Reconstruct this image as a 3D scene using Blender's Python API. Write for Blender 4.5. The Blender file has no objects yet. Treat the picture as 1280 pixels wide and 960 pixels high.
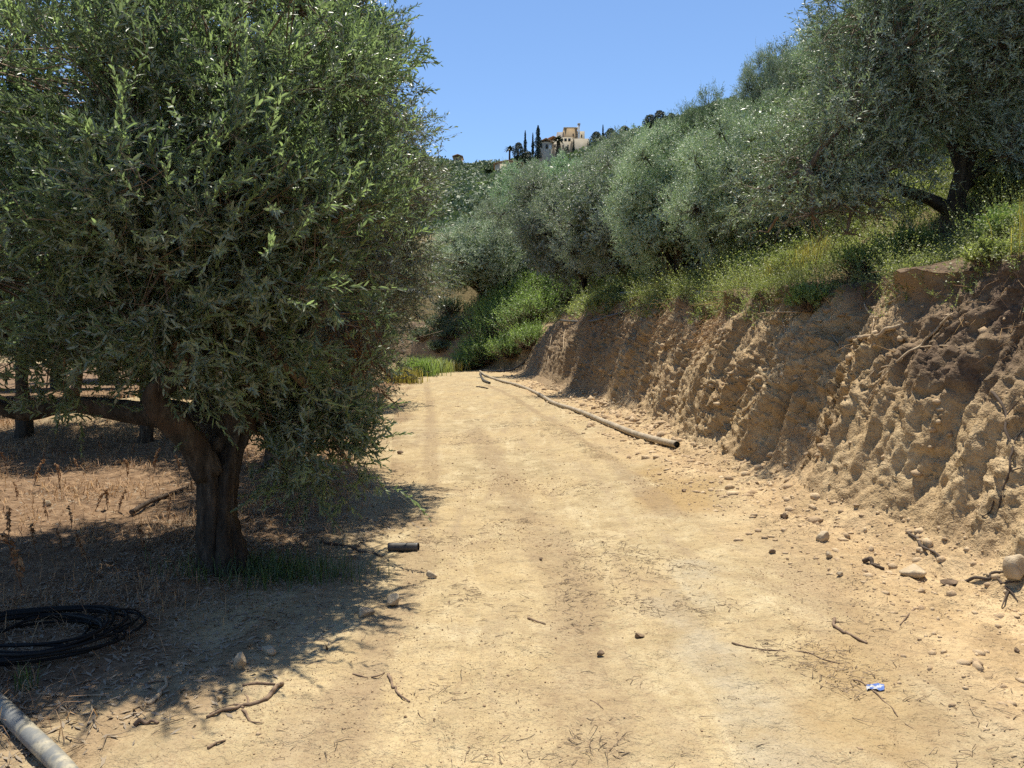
import bpy, bmesh, math, random
import numpy as np
from mathutils import Vector
from mathutils.bvhtree import BVHTree

S = bpy.context.scene
COL = S.collection
R = math.radians
rnd = random.Random(7)

# ------------------------------------------------------------------ camera, sky, sun, exposure
CAM_H = 1.6
F = 950.0 / 1280.0
PITCH = math.atan(50 / 950)
cam_d = bpy.data.cameras.new('camera')
cam_d.sensor_width = 36
cam_d.lens = 36 * F
cam_d.clip_end = 4000
cam = bpy.data.objects.new('camera', cam_d)
COL.objects.link(cam)
cam.location = (0, 0, CAM_H)
cam.rotation_euler = (R(90) - PITCH, 0, 0)
S.camera = cam

SUN_AZ, SUN_EL = 2, 72                     # degrees right of the view, degrees above the horizon
W = bpy.data.worlds.new('World')
S.world = W
W.use_nodes = True
wn = W.node_tree.nodes
sky = wn.new('ShaderNodeTexSky')
sky.sky_type = 'NISHITA'
sky.sun_disc = False
sky.sun_elevation = R(SUN_EL)
sky.sun_rotation = R(SUN_AZ)
sky.altitude = 50
sky.air_density = 1.0
sky.dust_density = 0.0
sky.ozone_density = 6.0
wn['Background'].inputs['Strength'].default_value = 0.105
W.node_tree.links.new(sky.outputs[0], wn['Background'].inputs['Color'])

sd = Vector((math.cos(R(SUN_EL)) * math.sin(R(SUN_AZ)), math.cos(R(SUN_EL)) * math.cos(R(SUN_AZ)), math.sin(R(SUN_EL))))
sun_d = bpy.data.lights.new('sun', 'SUN')
sun_d.energy = 5.0
sun_d.angle = R(0.5)
sun_d.color = (1.0, 0.94, 0.80)
sun = bpy.data.objects.new('sun', sun_d)
COL.objects.link(sun)
sun.rotation_euler = (-sd).to_track_quat('-Z', 'Y').to_euler()

S.view_settings.view_transform = 'Standard'
S.view_settings.look = 'None'
S.view_settings.exposure = 0.66
S.view_settings.gamma = 1
S.view_settings.use_curve_mapping = False
S.render.engine = 'CYCLES'
S.cycles.max_bounces = 6
S.cycles.diffuse_bounces = 3
S.cycles.transmission_bounces = 4
S.cycles.use_denoising = False
S.cycles.use_adaptive_sampling = True
S.cycles.adaptive_threshold = 0.02

# ------------------------------------------------------------------ numpy noise
def _hash(ix, iy, iz, seed):
    h = (ix.astype(np.uint32) * np.uint32(374761393) + iy.astype(np.uint32) * np.uint32(668265263)
         + iz.astype(np.uint32) * np.uint32(2147483647) + np.uint32((seed * 974711) & 0xffffffff))
    h = (h ^ (h >> np.uint32(13))) * np.uint32(1274126177)
    h = h ^ (h >> np.uint32(16))
    return (h & np.uint32(0xffffff)).astype(np.float64) / 0xffffff

def vnoise(x, y, z=None, seed=0):
    x = np.asarray(x, float); y = np.asarray(y, float)
    z = np.zeros_like(x) if z is None else np.asarray(z, float)
    x, y, z = np.broadcast_arrays(x, y, z)
    fx, fy, fz = np.floor(x), np.floor(y), np.floor(z)
    ux, uy, uz = x - fx, y - fy, z - fz
    ix, iy, iz = fx.astype(np.int64), fy.astype(np.int64), fz.astype(np.int64)
    ux = ux * ux * (3 - 2 * ux); uy = uy * uy * (3 - 2 * uy); uz = uz * uz * (3 - 2 * uz)
    r = 0
    for dz in (0, 1):
        wz = uz if dz else 1 - uz
        for dy in (0, 1):
            wy = uy if dy else 1 - uy
            a = _hash(ix, iy + dy, iz + dz, seed)
            b = _hash(ix + 1, iy + dy, iz + dz, seed)
            r = r + (a * (1 - ux) + b * ux) * wy * wz
    return r * 2 - 1

def fbm(x, y, z=None, oct=4, seed=0, gain=0.5):
    s = 0; a = 1.0; f = 1.0; t = 0
    for k in range(oct):
        s = s + a * vnoise(np.asarray(x) * f, np.asarray(y) * f, None if z is None else np.asarray(z) * f, seed + k * 17)
        t += a; a *= gain; f *= 2.03
    return s / t

def sstep(a, b, x):
    t = np.clip((np.asarray(x, float) - a) / (b - a), 0, 1)
    return t * t * (3 - 2 * t)

def facets(x, y, seed, tilt=1.0):
    """broken blocks: every cell a flat facet with its own height and tilt"""
    fx_, fy_ = np.floor(x), np.floor(y)
    best = np.full(x.shape, 9.0); val = np.zeros(x.shape)
    zz = np.zeros(x.shape, np.int64)
    for dx in (-1, 0, 1):
        for dy in (-1, 0, 1):
            cx, cy = (fx_ + dx).astype(np.int64), (fy_ + dy).astype(np.int64)
            px_ = cx + _hash(cx, cy, zz, seed); py_ = cy + _hash(cx, cy, zz + 1, seed)
            d = np.hypot(x - px_, y - py_)
            v = (_hash(cx, cy, zz + 2, seed) - 0.5 + tilt * ((_hash(cx, cy, zz + 3, seed) - 0.5) * (x - px_) + (_hash(cx, cy, zz + 4, seed) - 0.5) * (y - py_)))
            m_ = d < best
            best = np.where(m_, d, best); val = np.where(m_, v, val)
    return val

# ------------------------------------------------------------------ mesh building
class MB:
    def __init__(self):
        self.v = []; self.q = []; self.t = []; self.n = 0
        self.qm = []; self.tm = []; self.qa = []; self.ta = []
    def add(self, verts, quads=None, tris=None, mat=0, tint=0.5):
        verts = np.asarray(verts, np.float32).reshape(-1, 3)
        if quads is not None and len(quads):
            quads = np.asarray(quads, np.int64).reshape(-1, 4)
            self.q.append(quads + self.n)
            self.qm.append(np.full(len(quads), mat, np.int32))
            self.qa.append(np.broadcast_to(np.asarray(tint, np.float32), (len(quads),)))
        if tris is not None and len(tris):
            tris = np.asarray(tris, np.int64).reshape(-1, 3)
            self.t.append(tris + self.n)
            self.tm.append(np.full(len(tris), mat, np.int32))
            self.ta.append(np.broadcast_to(np.asarray(tint, np.float32), (len(tris),)))
        self.v.append(verts); self.n += len(verts)
        return self
    def mesh(self, name, mats, smooth=False):
        v = np.concatenate(self.v)
        q = np.concatenate(self.q) if self.q else np.zeros((0, 4), np.int64)
        t = np.concatenate(self.t) if self.t else np.zeros((0, 3), np.int64)
        me = bpy.data.meshes.new(name)
        me.vertices.add(len(v)); me.vertices.foreach_set('co', v.ravel())
        loops = np.concatenate([q.ravel(), t.ravel()]).astype(np.int32)
        me.loops.add(len(loops)); me.loops.foreach_set('vertex_index', loops)
        nf = len(q) + len(t)
        me.polygons.add(nf)
        ls = np.concatenate([np.arange(len(q)) * 4, len(q) * 4 + np.arange(len(t)) * 3]).astype(np.int32)
        me.polygons.foreach_set('loop_start', ls)
        me.polygons.foreach_set('material_index', np.concatenate(self.qm + self.tm).astype(np.int32))
        if smooth:
            me.polygons.foreach_set('use_smooth', np.ones(nf, bool))
        at = me.attributes.new('tint', 'FLOAT', 'FACE')
        at.data.foreach_set('value', np.concatenate(self.qa + self.ta).astype(np.float32))
        for m in (mats if isinstance(mats, (list, tuple)) else [mats]):
            me.materials.append(m)
        me.update(calc_edges=True)
        return me
    def build(self, name, mats, parent=None, smooth=False):
        o = bpy.data.objects.new(name, self.mesh(name, mats, smooth))
        COL.objects.link(o)
        if parent is not None:
            o.parent = parent
        return o

def tag(o, label=None, cat=None, group=None, kind=None):
    if label: o['label'] = label
    if cat: o['category'] = cat
    if group: o['group'] = group
    if kind: o['kind'] = kind
    return o

def empty(name, loc=(0, 0, 0), rz=0):
    o = bpy.data.objects.new(name, None)
    COL.objects.link(o)
    o.empty_display_size = 0.2
    o.location = loc; o.rotation_euler = (0, 0, rz)
    return o

def copy_tree(root, loc, rz, scale=1.0):
    r = root.copy(); COL.objects.link(r)
    r.location = loc; r.rotation_euler = (0, 0, rz)
    r.scale = scale if isinstance(scale, tuple) else (scale,) * 3
    for ch in list(root.children):
        c = ch.copy(); COL.objects.link(c); c.parent = r
    return r

def catmull(P, Rr, n=6):
    P = np.asarray(P, float); Rr = np.asarray(Rr, float)
    Q = np.vstack([2 * P[0] - P[1], P, 2 * P[-1] - P[-2]])
    out = []; ro = []
    for i in range(len(P) - 1):
        p0, p1, p2, p3 = Q[i:i + 4]
        for k in range(n):
            t = k / n
            out.append(0.5 * ((2 * p1) + (-p0 + p2) * t + (2 * p0 - 5 * p1 + 4 * p2 - p3) * t ** 2 + (-p0 + 3 * p1 - 3 * p2 + p3) * t ** 3))
            ro.append(Rr[i] * (1 - t) + Rr[i + 1] * t)
    out.append(P[-1]); ro.append(Rr[-1])
    return np.array(out), np.array(ro)

def tube(mb, P, Rr, sides=8, n=5, lump=0.0, seed=0, mat=0, tint=0.5, ridge=0.0, cap=True, freq=4.0):
    """a tapered tube along a smooth path, its skin lumped by noise"""
    P, Rr = catmull(P, Rr, n) if n > 1 else (np.asarray(P, float), np.asarray(Rr, float))
    m = len(P)
    T = np.gradient(P, axis=0)
    T /= np.linalg.norm(T, axis=1, keepdims=True) + 1e-9
    up = np.array([0, 0, 1.0]) if abs(T[0][2]) < 0.9 else np.array([1.0, 0, 0])
    A = np.zeros_like(P)
    a = up - T[0] * up.dot(T[0]); a /= np.linalg.norm(a)
    for i in range(m):
        a = a - T[i] * a.dot(T[i]); a /= np.linalg.norm(a) + 1e-9
        A[i] = a
    B = np.cross(T, A)
    th = np.arange(sides) / sides * 2 * np.pi
    c, s = np.cos(th)[None, :, None], np.sin(th)[None, :, None]
    dirs = A[:, None] * c + B[:, None] * s
    rr = Rr[:, None] * np.ones((1, sides))
    if lump or ridge:
        pos = P[:, None] + dirs * rr[..., None]
        if lump:
            rr = rr * (1 + lump * fbm(pos[..., 0] * freq, pos[..., 1] * freq, pos[..., 2] * freq, 3, seed))
        if ridge:
            L = np.concatenate([[0], np.cumsum(np.linalg.norm(np.diff(P, axis=0), axis=1))])
            tw = L[:, None] * 0.8
            rr = rr * (1 + ridge * vnoise(np.cos(th + tw) * 2.2 + 9, np.sin(th + tw) * 2.2 + 5, L[:, None] * 1.2, seed + 3)
                       + 0.5 * ridge * vnoise(np.cos(th + tw) * 5 + 9, np.sin(th + tw) * 5 + 5, L[:, None] * 2.5, seed + 4))
    V = (P[:, None] + dirs * rr[..., None]).reshape(-1, 3)
    i = np.arange(m - 1)[:, None]; j = np.arange(sides)[None, :]
    j2 = (j + 1) % sides
    Q = np.stack([i * sides + j, i * sides + j2, (i + 1) * sides + j2, (i + 1) * sides + j], -1).reshape(-1, 4)
    tris = None
    if cap:
        V = np.vstack([V, P[0], P[-1]])
        k = m * sides
        jj = np.arange(sides); jn = (jj + 1) % sides
        t1 = np.stack([np.full(sides, k), jn, jj], -1)
        t2 = np.stack([np.full(sides, k + 1), (m - 1) * sides + jj, (m - 1) * sides + jn], -1)
        tris = np.vstack([t1, t2])
    mb.add(V, Q, tris, mat, tint)

def thin_tubes(mb, A, B, ra, rb, mat=0, bend=0.0, rng=None, tint=0.5):
    """many three-sided twigs at once, A[i] to B[i]"""
    A = np.asarray(A, float); B = np.asarray(B, float)
    N = len(A)
    if N == 0: return
    segs = 2 if bend else 1
    D = B - A
    Lg = np.linalg.norm(D, axis=1, keepdims=True) + 1e-9
    D = D / Lg
    up = np.where(np.abs(D[:, 2:3]) < 0.9, np.array([[0, 0, 1.0]]), np.array([[1.0, 0, 0]]))
    U = np.cross(D, up); U /= np.linalg.norm(U, axis=1, keepdims=True) + 1e-9
    Vv = np.cross(D, U)
    rings = []
    for k in range(segs + 1):
        t = k / segs
        C = A * (1 - t) + B * t
        if bend and k == 1:
            C = C + (U * rng.normal(size=(N, 1)) + Vv * rng.normal(size=(N, 1))) * Lg * bend
        r = np.asarray(ra) * (1 - t) + np.asarray(rb) * t
        r = np.broadcast_to(r, (N,))[:, None]
        rings.append(np.stack([C + (U * math.cos(a) + Vv * math.sin(a)) * r for a in (0, 2.094, 4.189)], 1))
    V = np.stack(rings, 1)
    base = (np.arange(N) * (segs + 1) * 3)[:, None]
    Q = []
    for k in range(segs):
        for j in range(3):
            j2 = (j + 1) % 3
            Q.append(np.concatenate([base + k * 3 + j, base + k * 3 + j2, base + (k + 1) * 3 + j2, base + (k + 1) * 3 + j], 1))
    mb.add(V, np.concatenate(Q), None, mat, tint)

def unit(v):
    return v / (np.linalg.norm(v, axis=-1, keepdims=True) + 1e-9)

def shoots(mb, P, D, L, nl, ll, lw, rng, ang=48, full=False, mat=0, stem_mat=None, bend=0.25, tint=None, stem_r=0.0022, spread=0.25):
    """leafy shoots: nl leaves round each stem, each leaf one rhombus (or a folded six-point blade when full)"""
    P = np.asarray(P, float); D = unit(np.asarray(D, float))
    N = len(P)
    L = np.broadcast_to(np.asarray(L, float), (N,))
    up = np.where(np.abs(D[:, 2:3]) < 0.95, np.array([[0, 0, 1.0]]), np.array([[1.0, 0, 0]]))
    U = unit(np.cross(D, up)); Vv = np.cross(D, U)
    bd = rng.normal(size=(N, 3)) * bend * L[:, None]
    k = np.arange(nl)
    t = (k + 0.6) / nl
    t = t[None, :] + rng.uniform(-0.3, 0.3, (N, nl)) / nl
    phi = k[None, :] * 2.4 + rng.uniform(0, 6.28, (N, 1)) + rng.normal(0, 0.35, (N, nl))
    C = P[:, None] + D[:, None] * (L[:, None] * t)[..., None] + bd[:, None] * (t ** 2)[..., None]
    ax = unit(D[:, None] + bd[:, None] * (2 * t / L[:, None])[..., None] * 0.8)
    rad = unit(U[:, None] * np.cos(phi)[..., None] + Vv[:, None] * np.sin(phi)[..., None])
    a = np.radians(ang) * (1.15 - 0.5 * t) + rng.normal(0, spread, (N, nl))
    ca, sa = np.cos(a)[..., None], np.sin(a)[..., None]
    ld = unit(ax * ca + rad * sa)
    nn = ax * sa - rad * ca
    nn = nn - ld * (nn * ld).sum(-1, keepdims=True)
    nn = unit(nn + rng.normal(0, 0.25, (N, nl, 3)))
    sd_ = unit(np.cross(nn, ld))
    nn = np.cross(ld, sd_)
    size = (0.6 + 0.5 * np.sin(np.pi * np.clip(t, 0, 1))) * rng.uniform(0.75, 1.2, (N, nl))
    l = (ll * size)[..., None]; w = (lw * (0.5 + 0.5 * size))[..., None]
    if tint is None:
        tint = rng.uniform(0, 1, N)
    tt = np.clip(np.asarray(tint)[:, None] + rng.normal(0, 0.16, (N, nl)), 0, 1).ravel()
    if full:
        cv = nn * l * rng.uniform(-0.12, 0.12, (N, nl, 1))
        fold = nn * w * 0.35
        V = np.stack([C, C + ld * l * 0.3 + sd_ * w * 0.5 + fold + cv * .6, C + ld * l * 0.68 + sd_ * w * 0.42 + fold + cv * .8,
                      C + ld * l, C + ld * l * 0.68 - sd_ * w * 0.42 + fold + cv * .8, C + ld * l * 0.3 - sd_ * w * 0.5 + fold + cv * .6], 2).reshape(-1, 3)
        b = (np.arange(N * nl) * 6)[:, None]
        Q = np.stack([np.concatenate([b, b + 1, b + 2, b + 3], 1), np.concatenate([b, b + 3, b + 4, b + 5], 1)], 1).reshape(-1, 4)
        mb.add(V, Q, None, mat, np.repeat(tt, 2))
    else:
        V = np.stack([C, C + ld * l * 0.45 + sd_ * w * 0.5 + nn * w * .15, C + ld * l, C + ld * l * 0.45 - sd_ * w * 0.5 + nn * w * .15], 2).reshape(-1, 3)
        b = (np.arange(N * nl) * 4)[:, None]
        mb.add(V, np.concatenate([b, b + 1, b + 2, b + 3], 1), None, mat, tt)
    if stem_mat is not None:
        thin_tubes(mb, P, P + D * (L * 0.95)[:, None] + bd, stem_r, stem_r * 0.4, stem_mat)

def crown_points(blobs, n_clumps, per, rng, clump_r=0.28, up=0.45, jit=0.55, lo=0.55):
    """places shoots in sub-clumps over the shells of a crown's lobes"""
    B = np.array([b[:3] for b in blobs], float)
    rad = np.array([b[3] for b in blobs], float)
    wgt = rad ** 2 * np.array([b[4] if len(b) > 4 else 1.0 for b in blobs])
    idx = rng.choice(len(B), n_clumps, p=wgt / wgt.sum())
    d = unit(rng.normal(size=(n_clumps, 3)))
    d[:, 2] *= 0.85
    rr = rad[idx] * np.where(rng.uniform(0, 1, n_clumps) < 0.72, rng.uniform(0.80, 1.06, n_clumps), rng.uniform(0.15, 0.75, n_clumps))
    rr *= 1 + 0.38 * fbm(d[:, 0] * 2 + idx * 3.1, d[:, 1] * 2, d[:, 2] * 2, 2, 5)
    C = B[idx] + d * rr[:, None]
    cd = unit(d + np.array([0, 0, up]) + rng.normal(0, 0.25, (n_clumps, 3)))
    Pn = np.repeat(C, per, 0) + rng.normal(0, clump_r, (n_clumps * per, 3)) * 0.6
    Dn = unit(np.repeat(cd, per, 0) + rng.normal(0, jit, (n_clumps * per, 3)))
    tint = np.repeat(rng.uniform(0, 1, n_clumps), per) * 0.6 + rng.uniform(0, 0.4, n_clumps * per)
    return Pn, Dn, tint, C, B[idx]

# ------------------------------------------------------------------ materials
def new_mat(name):
    m = bpy.data.materials.new(name)
    m.use_nodes = True
    nt = m.node_tree
    b = nt.nodes['Principled BSDF']
    return m, nt, b

class NT:
    """short hand for shader nodes"""
    def __init__(self, nt): self.nt = nt
    def node(self, t, **k):
        n = self.nt.nodes.new(t)
        for a, v in k.items(): setattr(n, a, v)
        return n
    def link(self, a, b): self.nt.links.new(a, b)
    def pos(self, sx=1, sy=1, sz=1, obj=False):
        src = self.node('ShaderNodeTexCoord').outputs['Object'] if obj else self.node('ShaderNodeNewGeometry').outputs['Position']
        if (sx, sy, sz) == (1, 1, 1): return src
        m = self.node('ShaderNodeMapping'); m.inputs['Scale'].default_value = (sx, sy, sz)
        self.link(src, m.inputs['Vector'])
        return m.outputs[0]
    def noise(self, scale, detail=4, vec=None, rough=0.55, dist=0.0):
        n = self.node('ShaderNodeTexNoise')
        n.inputs['Scale'].default_value = scale; n.inputs['Detail'].default_value = detail
        n.inputs['Roughness'].default_value = rough; n.inputs['Distortion'].default_value = dist
        if vec is not None: self.link(vec, n.inputs['Vector'])
        return n.outputs['Fac']
    def ramp(self, fac, stops):
        r = self.node('ShaderNodeValToRGB')
        e = r.color_ramp.elements
        while len(e) < len(stops): e.new(0.5)
        for k, (p, c) in enumerate(stops):
            e[k].position = p
            e[k].color = (c, c, c, 1) if isinstance(c, (int, float)) else (*c, 1)
        self.link(fac, r.inputs[0])
        return r.outputs[0]
    def mix(self, fac, a, b, mode='MIX'):
        m = self.node('ShaderNodeMix', data_type='RGBA', blend_type=mode)
        for sock, v in ((m.inputs[0], fac), (m.inputs[6], a), (m.inputs[7], b)):
            if hasattr(v, 'links') or hasattr(v, 'is_linked'): self.link(v, sock)
            elif isinstance(v, (int, float)): sock.default_value = v
            else: sock.default_value = (*v, 1)
        return m.outputs[2]
    def math(self, op, a, b=0.0, clamp=False):
        m = self.node('ShaderNodeMath', operation=op, use_clamp=clamp)
        for sock, v in ((m.inputs[0], a), (m.inputs[1], b)):
            if isinstance(v, (int, float)): sock.default_value = v
            else: self.link(v, sock)
        return m.outputs[0]
    def attr(self, name):
        a = self.node('ShaderNodeAttribute', attribute_name=name)
        return a.outputs['Fac']
    def bump(self, h, strength, dist, normal=None):
        b = self.node('ShaderNodeBump')
        b.inputs['Strength'].default_value = strength; b.inputs['Distance'].default_value = dist
        self.link(h, b.inputs['Height'])
        if normal is not None: self.link(normal, b.inputs['Normal'])
        return b.outputs[0]

def leaf_mat(name, dark, light, under, trans=0.3, rough=0.42, tcol=None, spec=0.42, vary=0.0):
    m, nt, b = new_mat(name)
    N = NT(nt)
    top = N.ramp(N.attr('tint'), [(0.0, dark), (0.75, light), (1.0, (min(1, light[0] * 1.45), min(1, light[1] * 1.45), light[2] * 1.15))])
    geo = N.node('ShaderNodeNewGeometry')
    col = N.mix(geo.outputs['Backfacing'], top, N.mix(0.35, under, top))
    oi = N.node('ShaderNodeObjectInfo')
    hs = N.node('ShaderNodeHueSaturation')
    N.link(N.math('ADD', N.math('MULTIPLY', oi.outputs['Random'], vary * .06), .5 - vary * .03), hs.inputs['Hue'])
    N.link(N.math('ADD', N.math('MULTIPLY', oi.outputs['Random'], vary * .5), 1 - vary * .25), hs.inputs['Saturation'])
    N.link(N.math('ADD', N.math('MULTIPLY', N.math('FRACT', N.math('MULTIPLY', oi.outputs['Random'], 7.3)), vary * .6), 1 - vary * .3), hs.inputs['Value'])
    N.link(col, hs.inputs['Color']); col = hs.outputs[0]
    nt.links.new(col, b.inputs['Base Color'])
    b.inputs['Roughness'].default_value = rough
    b.inputs['Specular IOR Level'].default_value = spec
    tr = N.node('ShaderNodeBsdfTranslucent')
    if tcol is None:
        tcol = tuple(c * k for c, k in zip(light, (1.2, 1.5, 0.75)))
    N.link(N.mix(0.5, top, tcol), tr.inputs['Color'])
    ms = N.node('ShaderNodeMixShader')
    N.link(N.math('ADD', N.math('MULTIPLY', N.attr('tint'), trans * .7), trans * .6), ms.inputs[0])
    N.link(b.outputs[0], ms.inputs[1]); N.link(tr.outputs[0], ms.inputs[2])
    N.link(ms.outputs[0], nt.nodes['Material Output'].inputs['Surface'])
    return m

def simple_mat(name, c1, c2, scale=6, rough=0.8, bump=0.0, bscale=30, metal=0, spec=0.4, stretch=(1, 1, 1), use_tint=False):
    m, nt, b = new_mat(name)
    N = NT(nt)
    v = N.pos(*stretch, obj=True)
    f = N.ramp(N.noise(scale, 5, v), [(0.3, 0.0), (0.7, 1.0)])
    if use_tint: f = N.math('ADD', N.math('MULTIPLY', f, 0.4), N.math('MULTIPLY', N.attr('tint'), 0.6))
    N.link(N.mix(f, c1, c2), b.inputs['Base Color'])
    b.inputs['Roughness'].default_value = rough
    b.inputs['Metallic'].default_value = metal
    b.inputs['Specular IOR Level'].default_value = spec
    if bump:
        N.link(N.bump(N.noise(bscale, 6, v, 0.65), 1.0, bump), b.inputs['Normal'])
    return m

M_leaf_near = leaf_mat('olive_leaf_near', (0.045, 0.075, 0.040), (0.20, 0.252, 0.135), (0.34, 0.37, 0.29), 0.42, 0.36)
M_leaf_mid = leaf_mat('olive_leaf_mid', (0.090, 0.132, 0.068), (0.275, 0.345, 0.195), (0.42, 0.45, 0.35), 0.22, 0.48, vary=1.7)
M_leaf_dead = leaf_mat('dead_olive_leaf', (0.13, 0.060, 0.025), (0.24, 0.125, 0.050), (0.2, 0.13, 0.07), 0.2, 0.7, tcol=(0.3, 0.14, 0.05))
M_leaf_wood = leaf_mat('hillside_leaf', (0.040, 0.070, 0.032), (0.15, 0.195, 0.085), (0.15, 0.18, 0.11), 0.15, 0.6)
M_leaf_conifer = leaf_mat('conifer_leaf', (0.016, 0.028, 0.016), (0.045, 0.062, 0.032), (0.03, 0.045, 0.025), 0.1, 0.6)
M_leaf_shrub = leaf_mat('shrub_leaf', (0.10, 0.165, 0.045), (0.26, 0.34, 0.10), (0.22, 0.28, 0.12), 0.40, 0.5)
M_leaf_weed = leaf_mat('weed_leaf', (0.12, 0.155, 0.045), (0.33, 0.35, 0.125), (0.25, 0.27, 0.13), 0.40, 0.5)
M_leaf_yellow = leaf_mat('yellow_grass', (0.20, 0.17, 0.04), (0.42, 0.34, 0.09), (0.3, 0.26, 0.1), 0.3, 0.6)
M_straw = leaf_mat('dry_straw', (0.19, 0.085, 0.040), (0.46, 0.29, 0.15), (0.32, 0.2, 0.11), 0.15, 0.8, tcol=(0.4, 0.25, 0.12))
M_litter = leaf_mat('dry_leaf_litter', (0.10, 0.065, 0.040), (0.34, 0.25, 0.16), (0.3, 0.25, 0.19), 0.1, 0.8, tcol=(0.3, 0.2, 0.1))

def bark_mat():
    m, nt, b = new_mat('olive_bark')
    N = NT(nt)
    v = N.pos(1, 1, 0.25)
    n1 = N.noise(16, 8, v, 0.7)
    n2 = N.noise(3.0, 4, N.pos())
    c = N.ramp(n1, [(0.3, (0.016, 0.013, 0.010)), (0.52, (0.060, 0.048, 0.036)), (0.75, (0.16, 0.135, 0.105))])
    c = N.mix(N.ramp(n2, [(0.5, 0.0), (0.68, 0.5)]), c, (0.13, 0.075, 0.042))
    N.link(c, b.inputs['Base Color'])
    b.inputs['Roughness'].default_value = 0.9
    b.inputs['Specular IOR Level'].default_value = 0.2
    N.link(N.bump(n1, 1.0, 0.04), b.inputs['Normal'])
    return m
M_bark = bark_mat()
M_twig = simple_mat('twig_bark', (0.10, 0.065, 0.042), (0.26, 0.19, 0.13), 14, 0.85, 0.006, 60)
M_stem = simple_mat('olive_stem', (0.10, 0.09, 0.06), (0.18, 0.16, 0.11), 10, 0.8)

def earth_mat():
    """one earth for road, orchard floor, cut bank and slope; zones come as vertex weights worked out from the terrain"""
    m, nt, b = new_mat('earth')
    N = NT(nt)
    p = N.pos()
    big = N.noise(0.55, 4, p, 0.6, 0.4)
    mid = N.noise(3.2, 5, p, 0.62)
    fin = N.noise(22, 4, p, 0.7)
    xf = N.noise(100, 2, p, 0.7)
    # packed pale road clay
    road = N.ramp(mid, [(0.30, (0.27, 0.205, 0.115)), (0.50, (0.38, 0.30, 0.175)), (0.70, (0.47, 0.385, 0.24))])
    road = N.mix(N.ramp(big, [(0.40, 0.0), (0.62, 0.65)]), road, (0.43, 0.32, 0.170))
    road = N.mix(N.ramp(N.noise(1.1, 7, p, 0.72), [(0.52, 0.0), (0.68, 0.55)]), road, (0.28, 0.205, 0.125))
    road = N.mix(N.ramp(fin, [(0.50, 0.0), (0.70, 0.65)]), road, (0.25, 0.175, 0.10))
    road = N.mix(N.ramp(xf, [(0.55, 0.0), (0.68, 0.7)]), road, (0.27, 0.185, 0.11))
    stk = N.noise(2.2, 5, N.pos(1.6, .22, 1), 0.66, .6)
    road = N.mix(N.ramp(stk, [(0.50, 0.0), (0.66, 0.6)]), road, (0.29, 0.215, 0.135))
    road = N.mix(N.ramp(stk, [(0.30, 0.5), (0.42, 0.0)]), road, (0.52, 0.43, 0.275))
    # thin straw-like scratches and cracks
    vo = N.node('ShaderNodeTexVoronoi', feature='DISTANCE_TO_EDGE'); vo.inputs['Scale'].default_value = 2.6
    wob = N.node('ShaderNodeVectorMath', operation='ADD')
    N.link(p, wob.inputs[0])
    wn_ = N.node('ShaderNodeTexNoise'); wn_.inputs['Scale'].default_value = 3; wn_.inputs['Detail'].default_value = 4
    N.link(p, wn_.inputs['Vector']); N.link(wn_.outputs['Color'], wob.inputs[1])
    N.link(wob.outputs[0], vo.inputs['Vector'])
    crack = N.math('MULTIPLY', N.ramp(vo.outputs['Distance'], [(0.0, 1.0), (0.02, 0.0)]), N.ramp(N.noise(1.3, 2, p), [(0.5, 0.0), (0.6, 1.0)]))
    road = N.mix(N.math('MULTIPLY', crack, 0.6), road, (0.25, 0.17, 0.10))
    gm = N.math('MULTIPLY', N.attr('grey'), N.ramp(mid, [(0.35, 0.15), (0.6, 0.75)]))
    road = N.mix(gm, road, N.ramp(fin, [(0.35, (0.20, 0.175, 0.135)), (0.6, (0.40, 0.345, 0.25))]))
    road = N.mix(N.math('MULTIPLY', N.attr('damp'), 0.75), road, (0.30, 0.20, 0.09))
    road = N.mix(N.math('MULTIPLY', N.attr('track'), N.ramp(fin, [(0.3, 0.35), (0.65, 0.85)])), road, (0.235, 0.165, 0.10))
    # crumbly orchard floor
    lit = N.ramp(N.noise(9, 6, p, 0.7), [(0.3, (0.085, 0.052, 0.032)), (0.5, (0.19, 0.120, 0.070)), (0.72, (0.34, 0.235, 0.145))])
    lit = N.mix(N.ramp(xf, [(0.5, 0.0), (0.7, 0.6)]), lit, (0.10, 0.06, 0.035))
    # the cut face: lighter clay below, darker root soil towards the top
    vf = N.pos(1, 0.6, 1)
    fa = N.ramp(N.noise(2.6, 7, vf, 0.68, 0.3), [(0.28, (0.25, 0.170, 0.090)), (0.48, (0.42, 0.300, 0.165)), (0.72, (0.58, 0.445, 0.265))])
    fa = N.mix(N.ramp(N.noise(0.9, 4, p, 0.65), [(0.45, 0.0), (0.6, 0.5)]), fa, (0.36, 0.245, 0.14))
    fa = N.mix(N.ramp(fin, [(0.46, 0.0), (0.70, 0.65)]), fa, (0.22, 0.15, 0.09))
    tops = N.math('MULTIPLY', N.attr('topsoil'), N.ramp(N.noise(4, 5, p, 0.7), [(0.25, 0.5), (0.55, 1.0)]))
    fa = N.mix(tops, fa, N.ramp(fin, [(0.3, (0.060, 0.040, 0.028)), (0.7, (0.19, 0.130, 0.086))]))
    gr = N.ramp(N.noise(7, 6, p, 0.7), [(0.3, (0.10, 0.075, 0.035)), (0.7, (0.24, 0.19, 0.085))])
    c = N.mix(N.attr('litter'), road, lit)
    c = N.mix(N.attr('face'), c, fa)
    c = N.mix(N.attr('grassy'), c, gr)
    N.link(c, b.inputs['Base Color'])
    b.inputs['Roughness'].default_value = 0.95
    b.inputs['Specular IOR Level'].default_value = 0.15
    h1 = N.bump(N.noise(6, 5, p, 0.70), 0.9, 0.07)
    h2 = N.bump(N.noise(40, 2, p, 0.7), 0.7, 0.012, h1)
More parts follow.
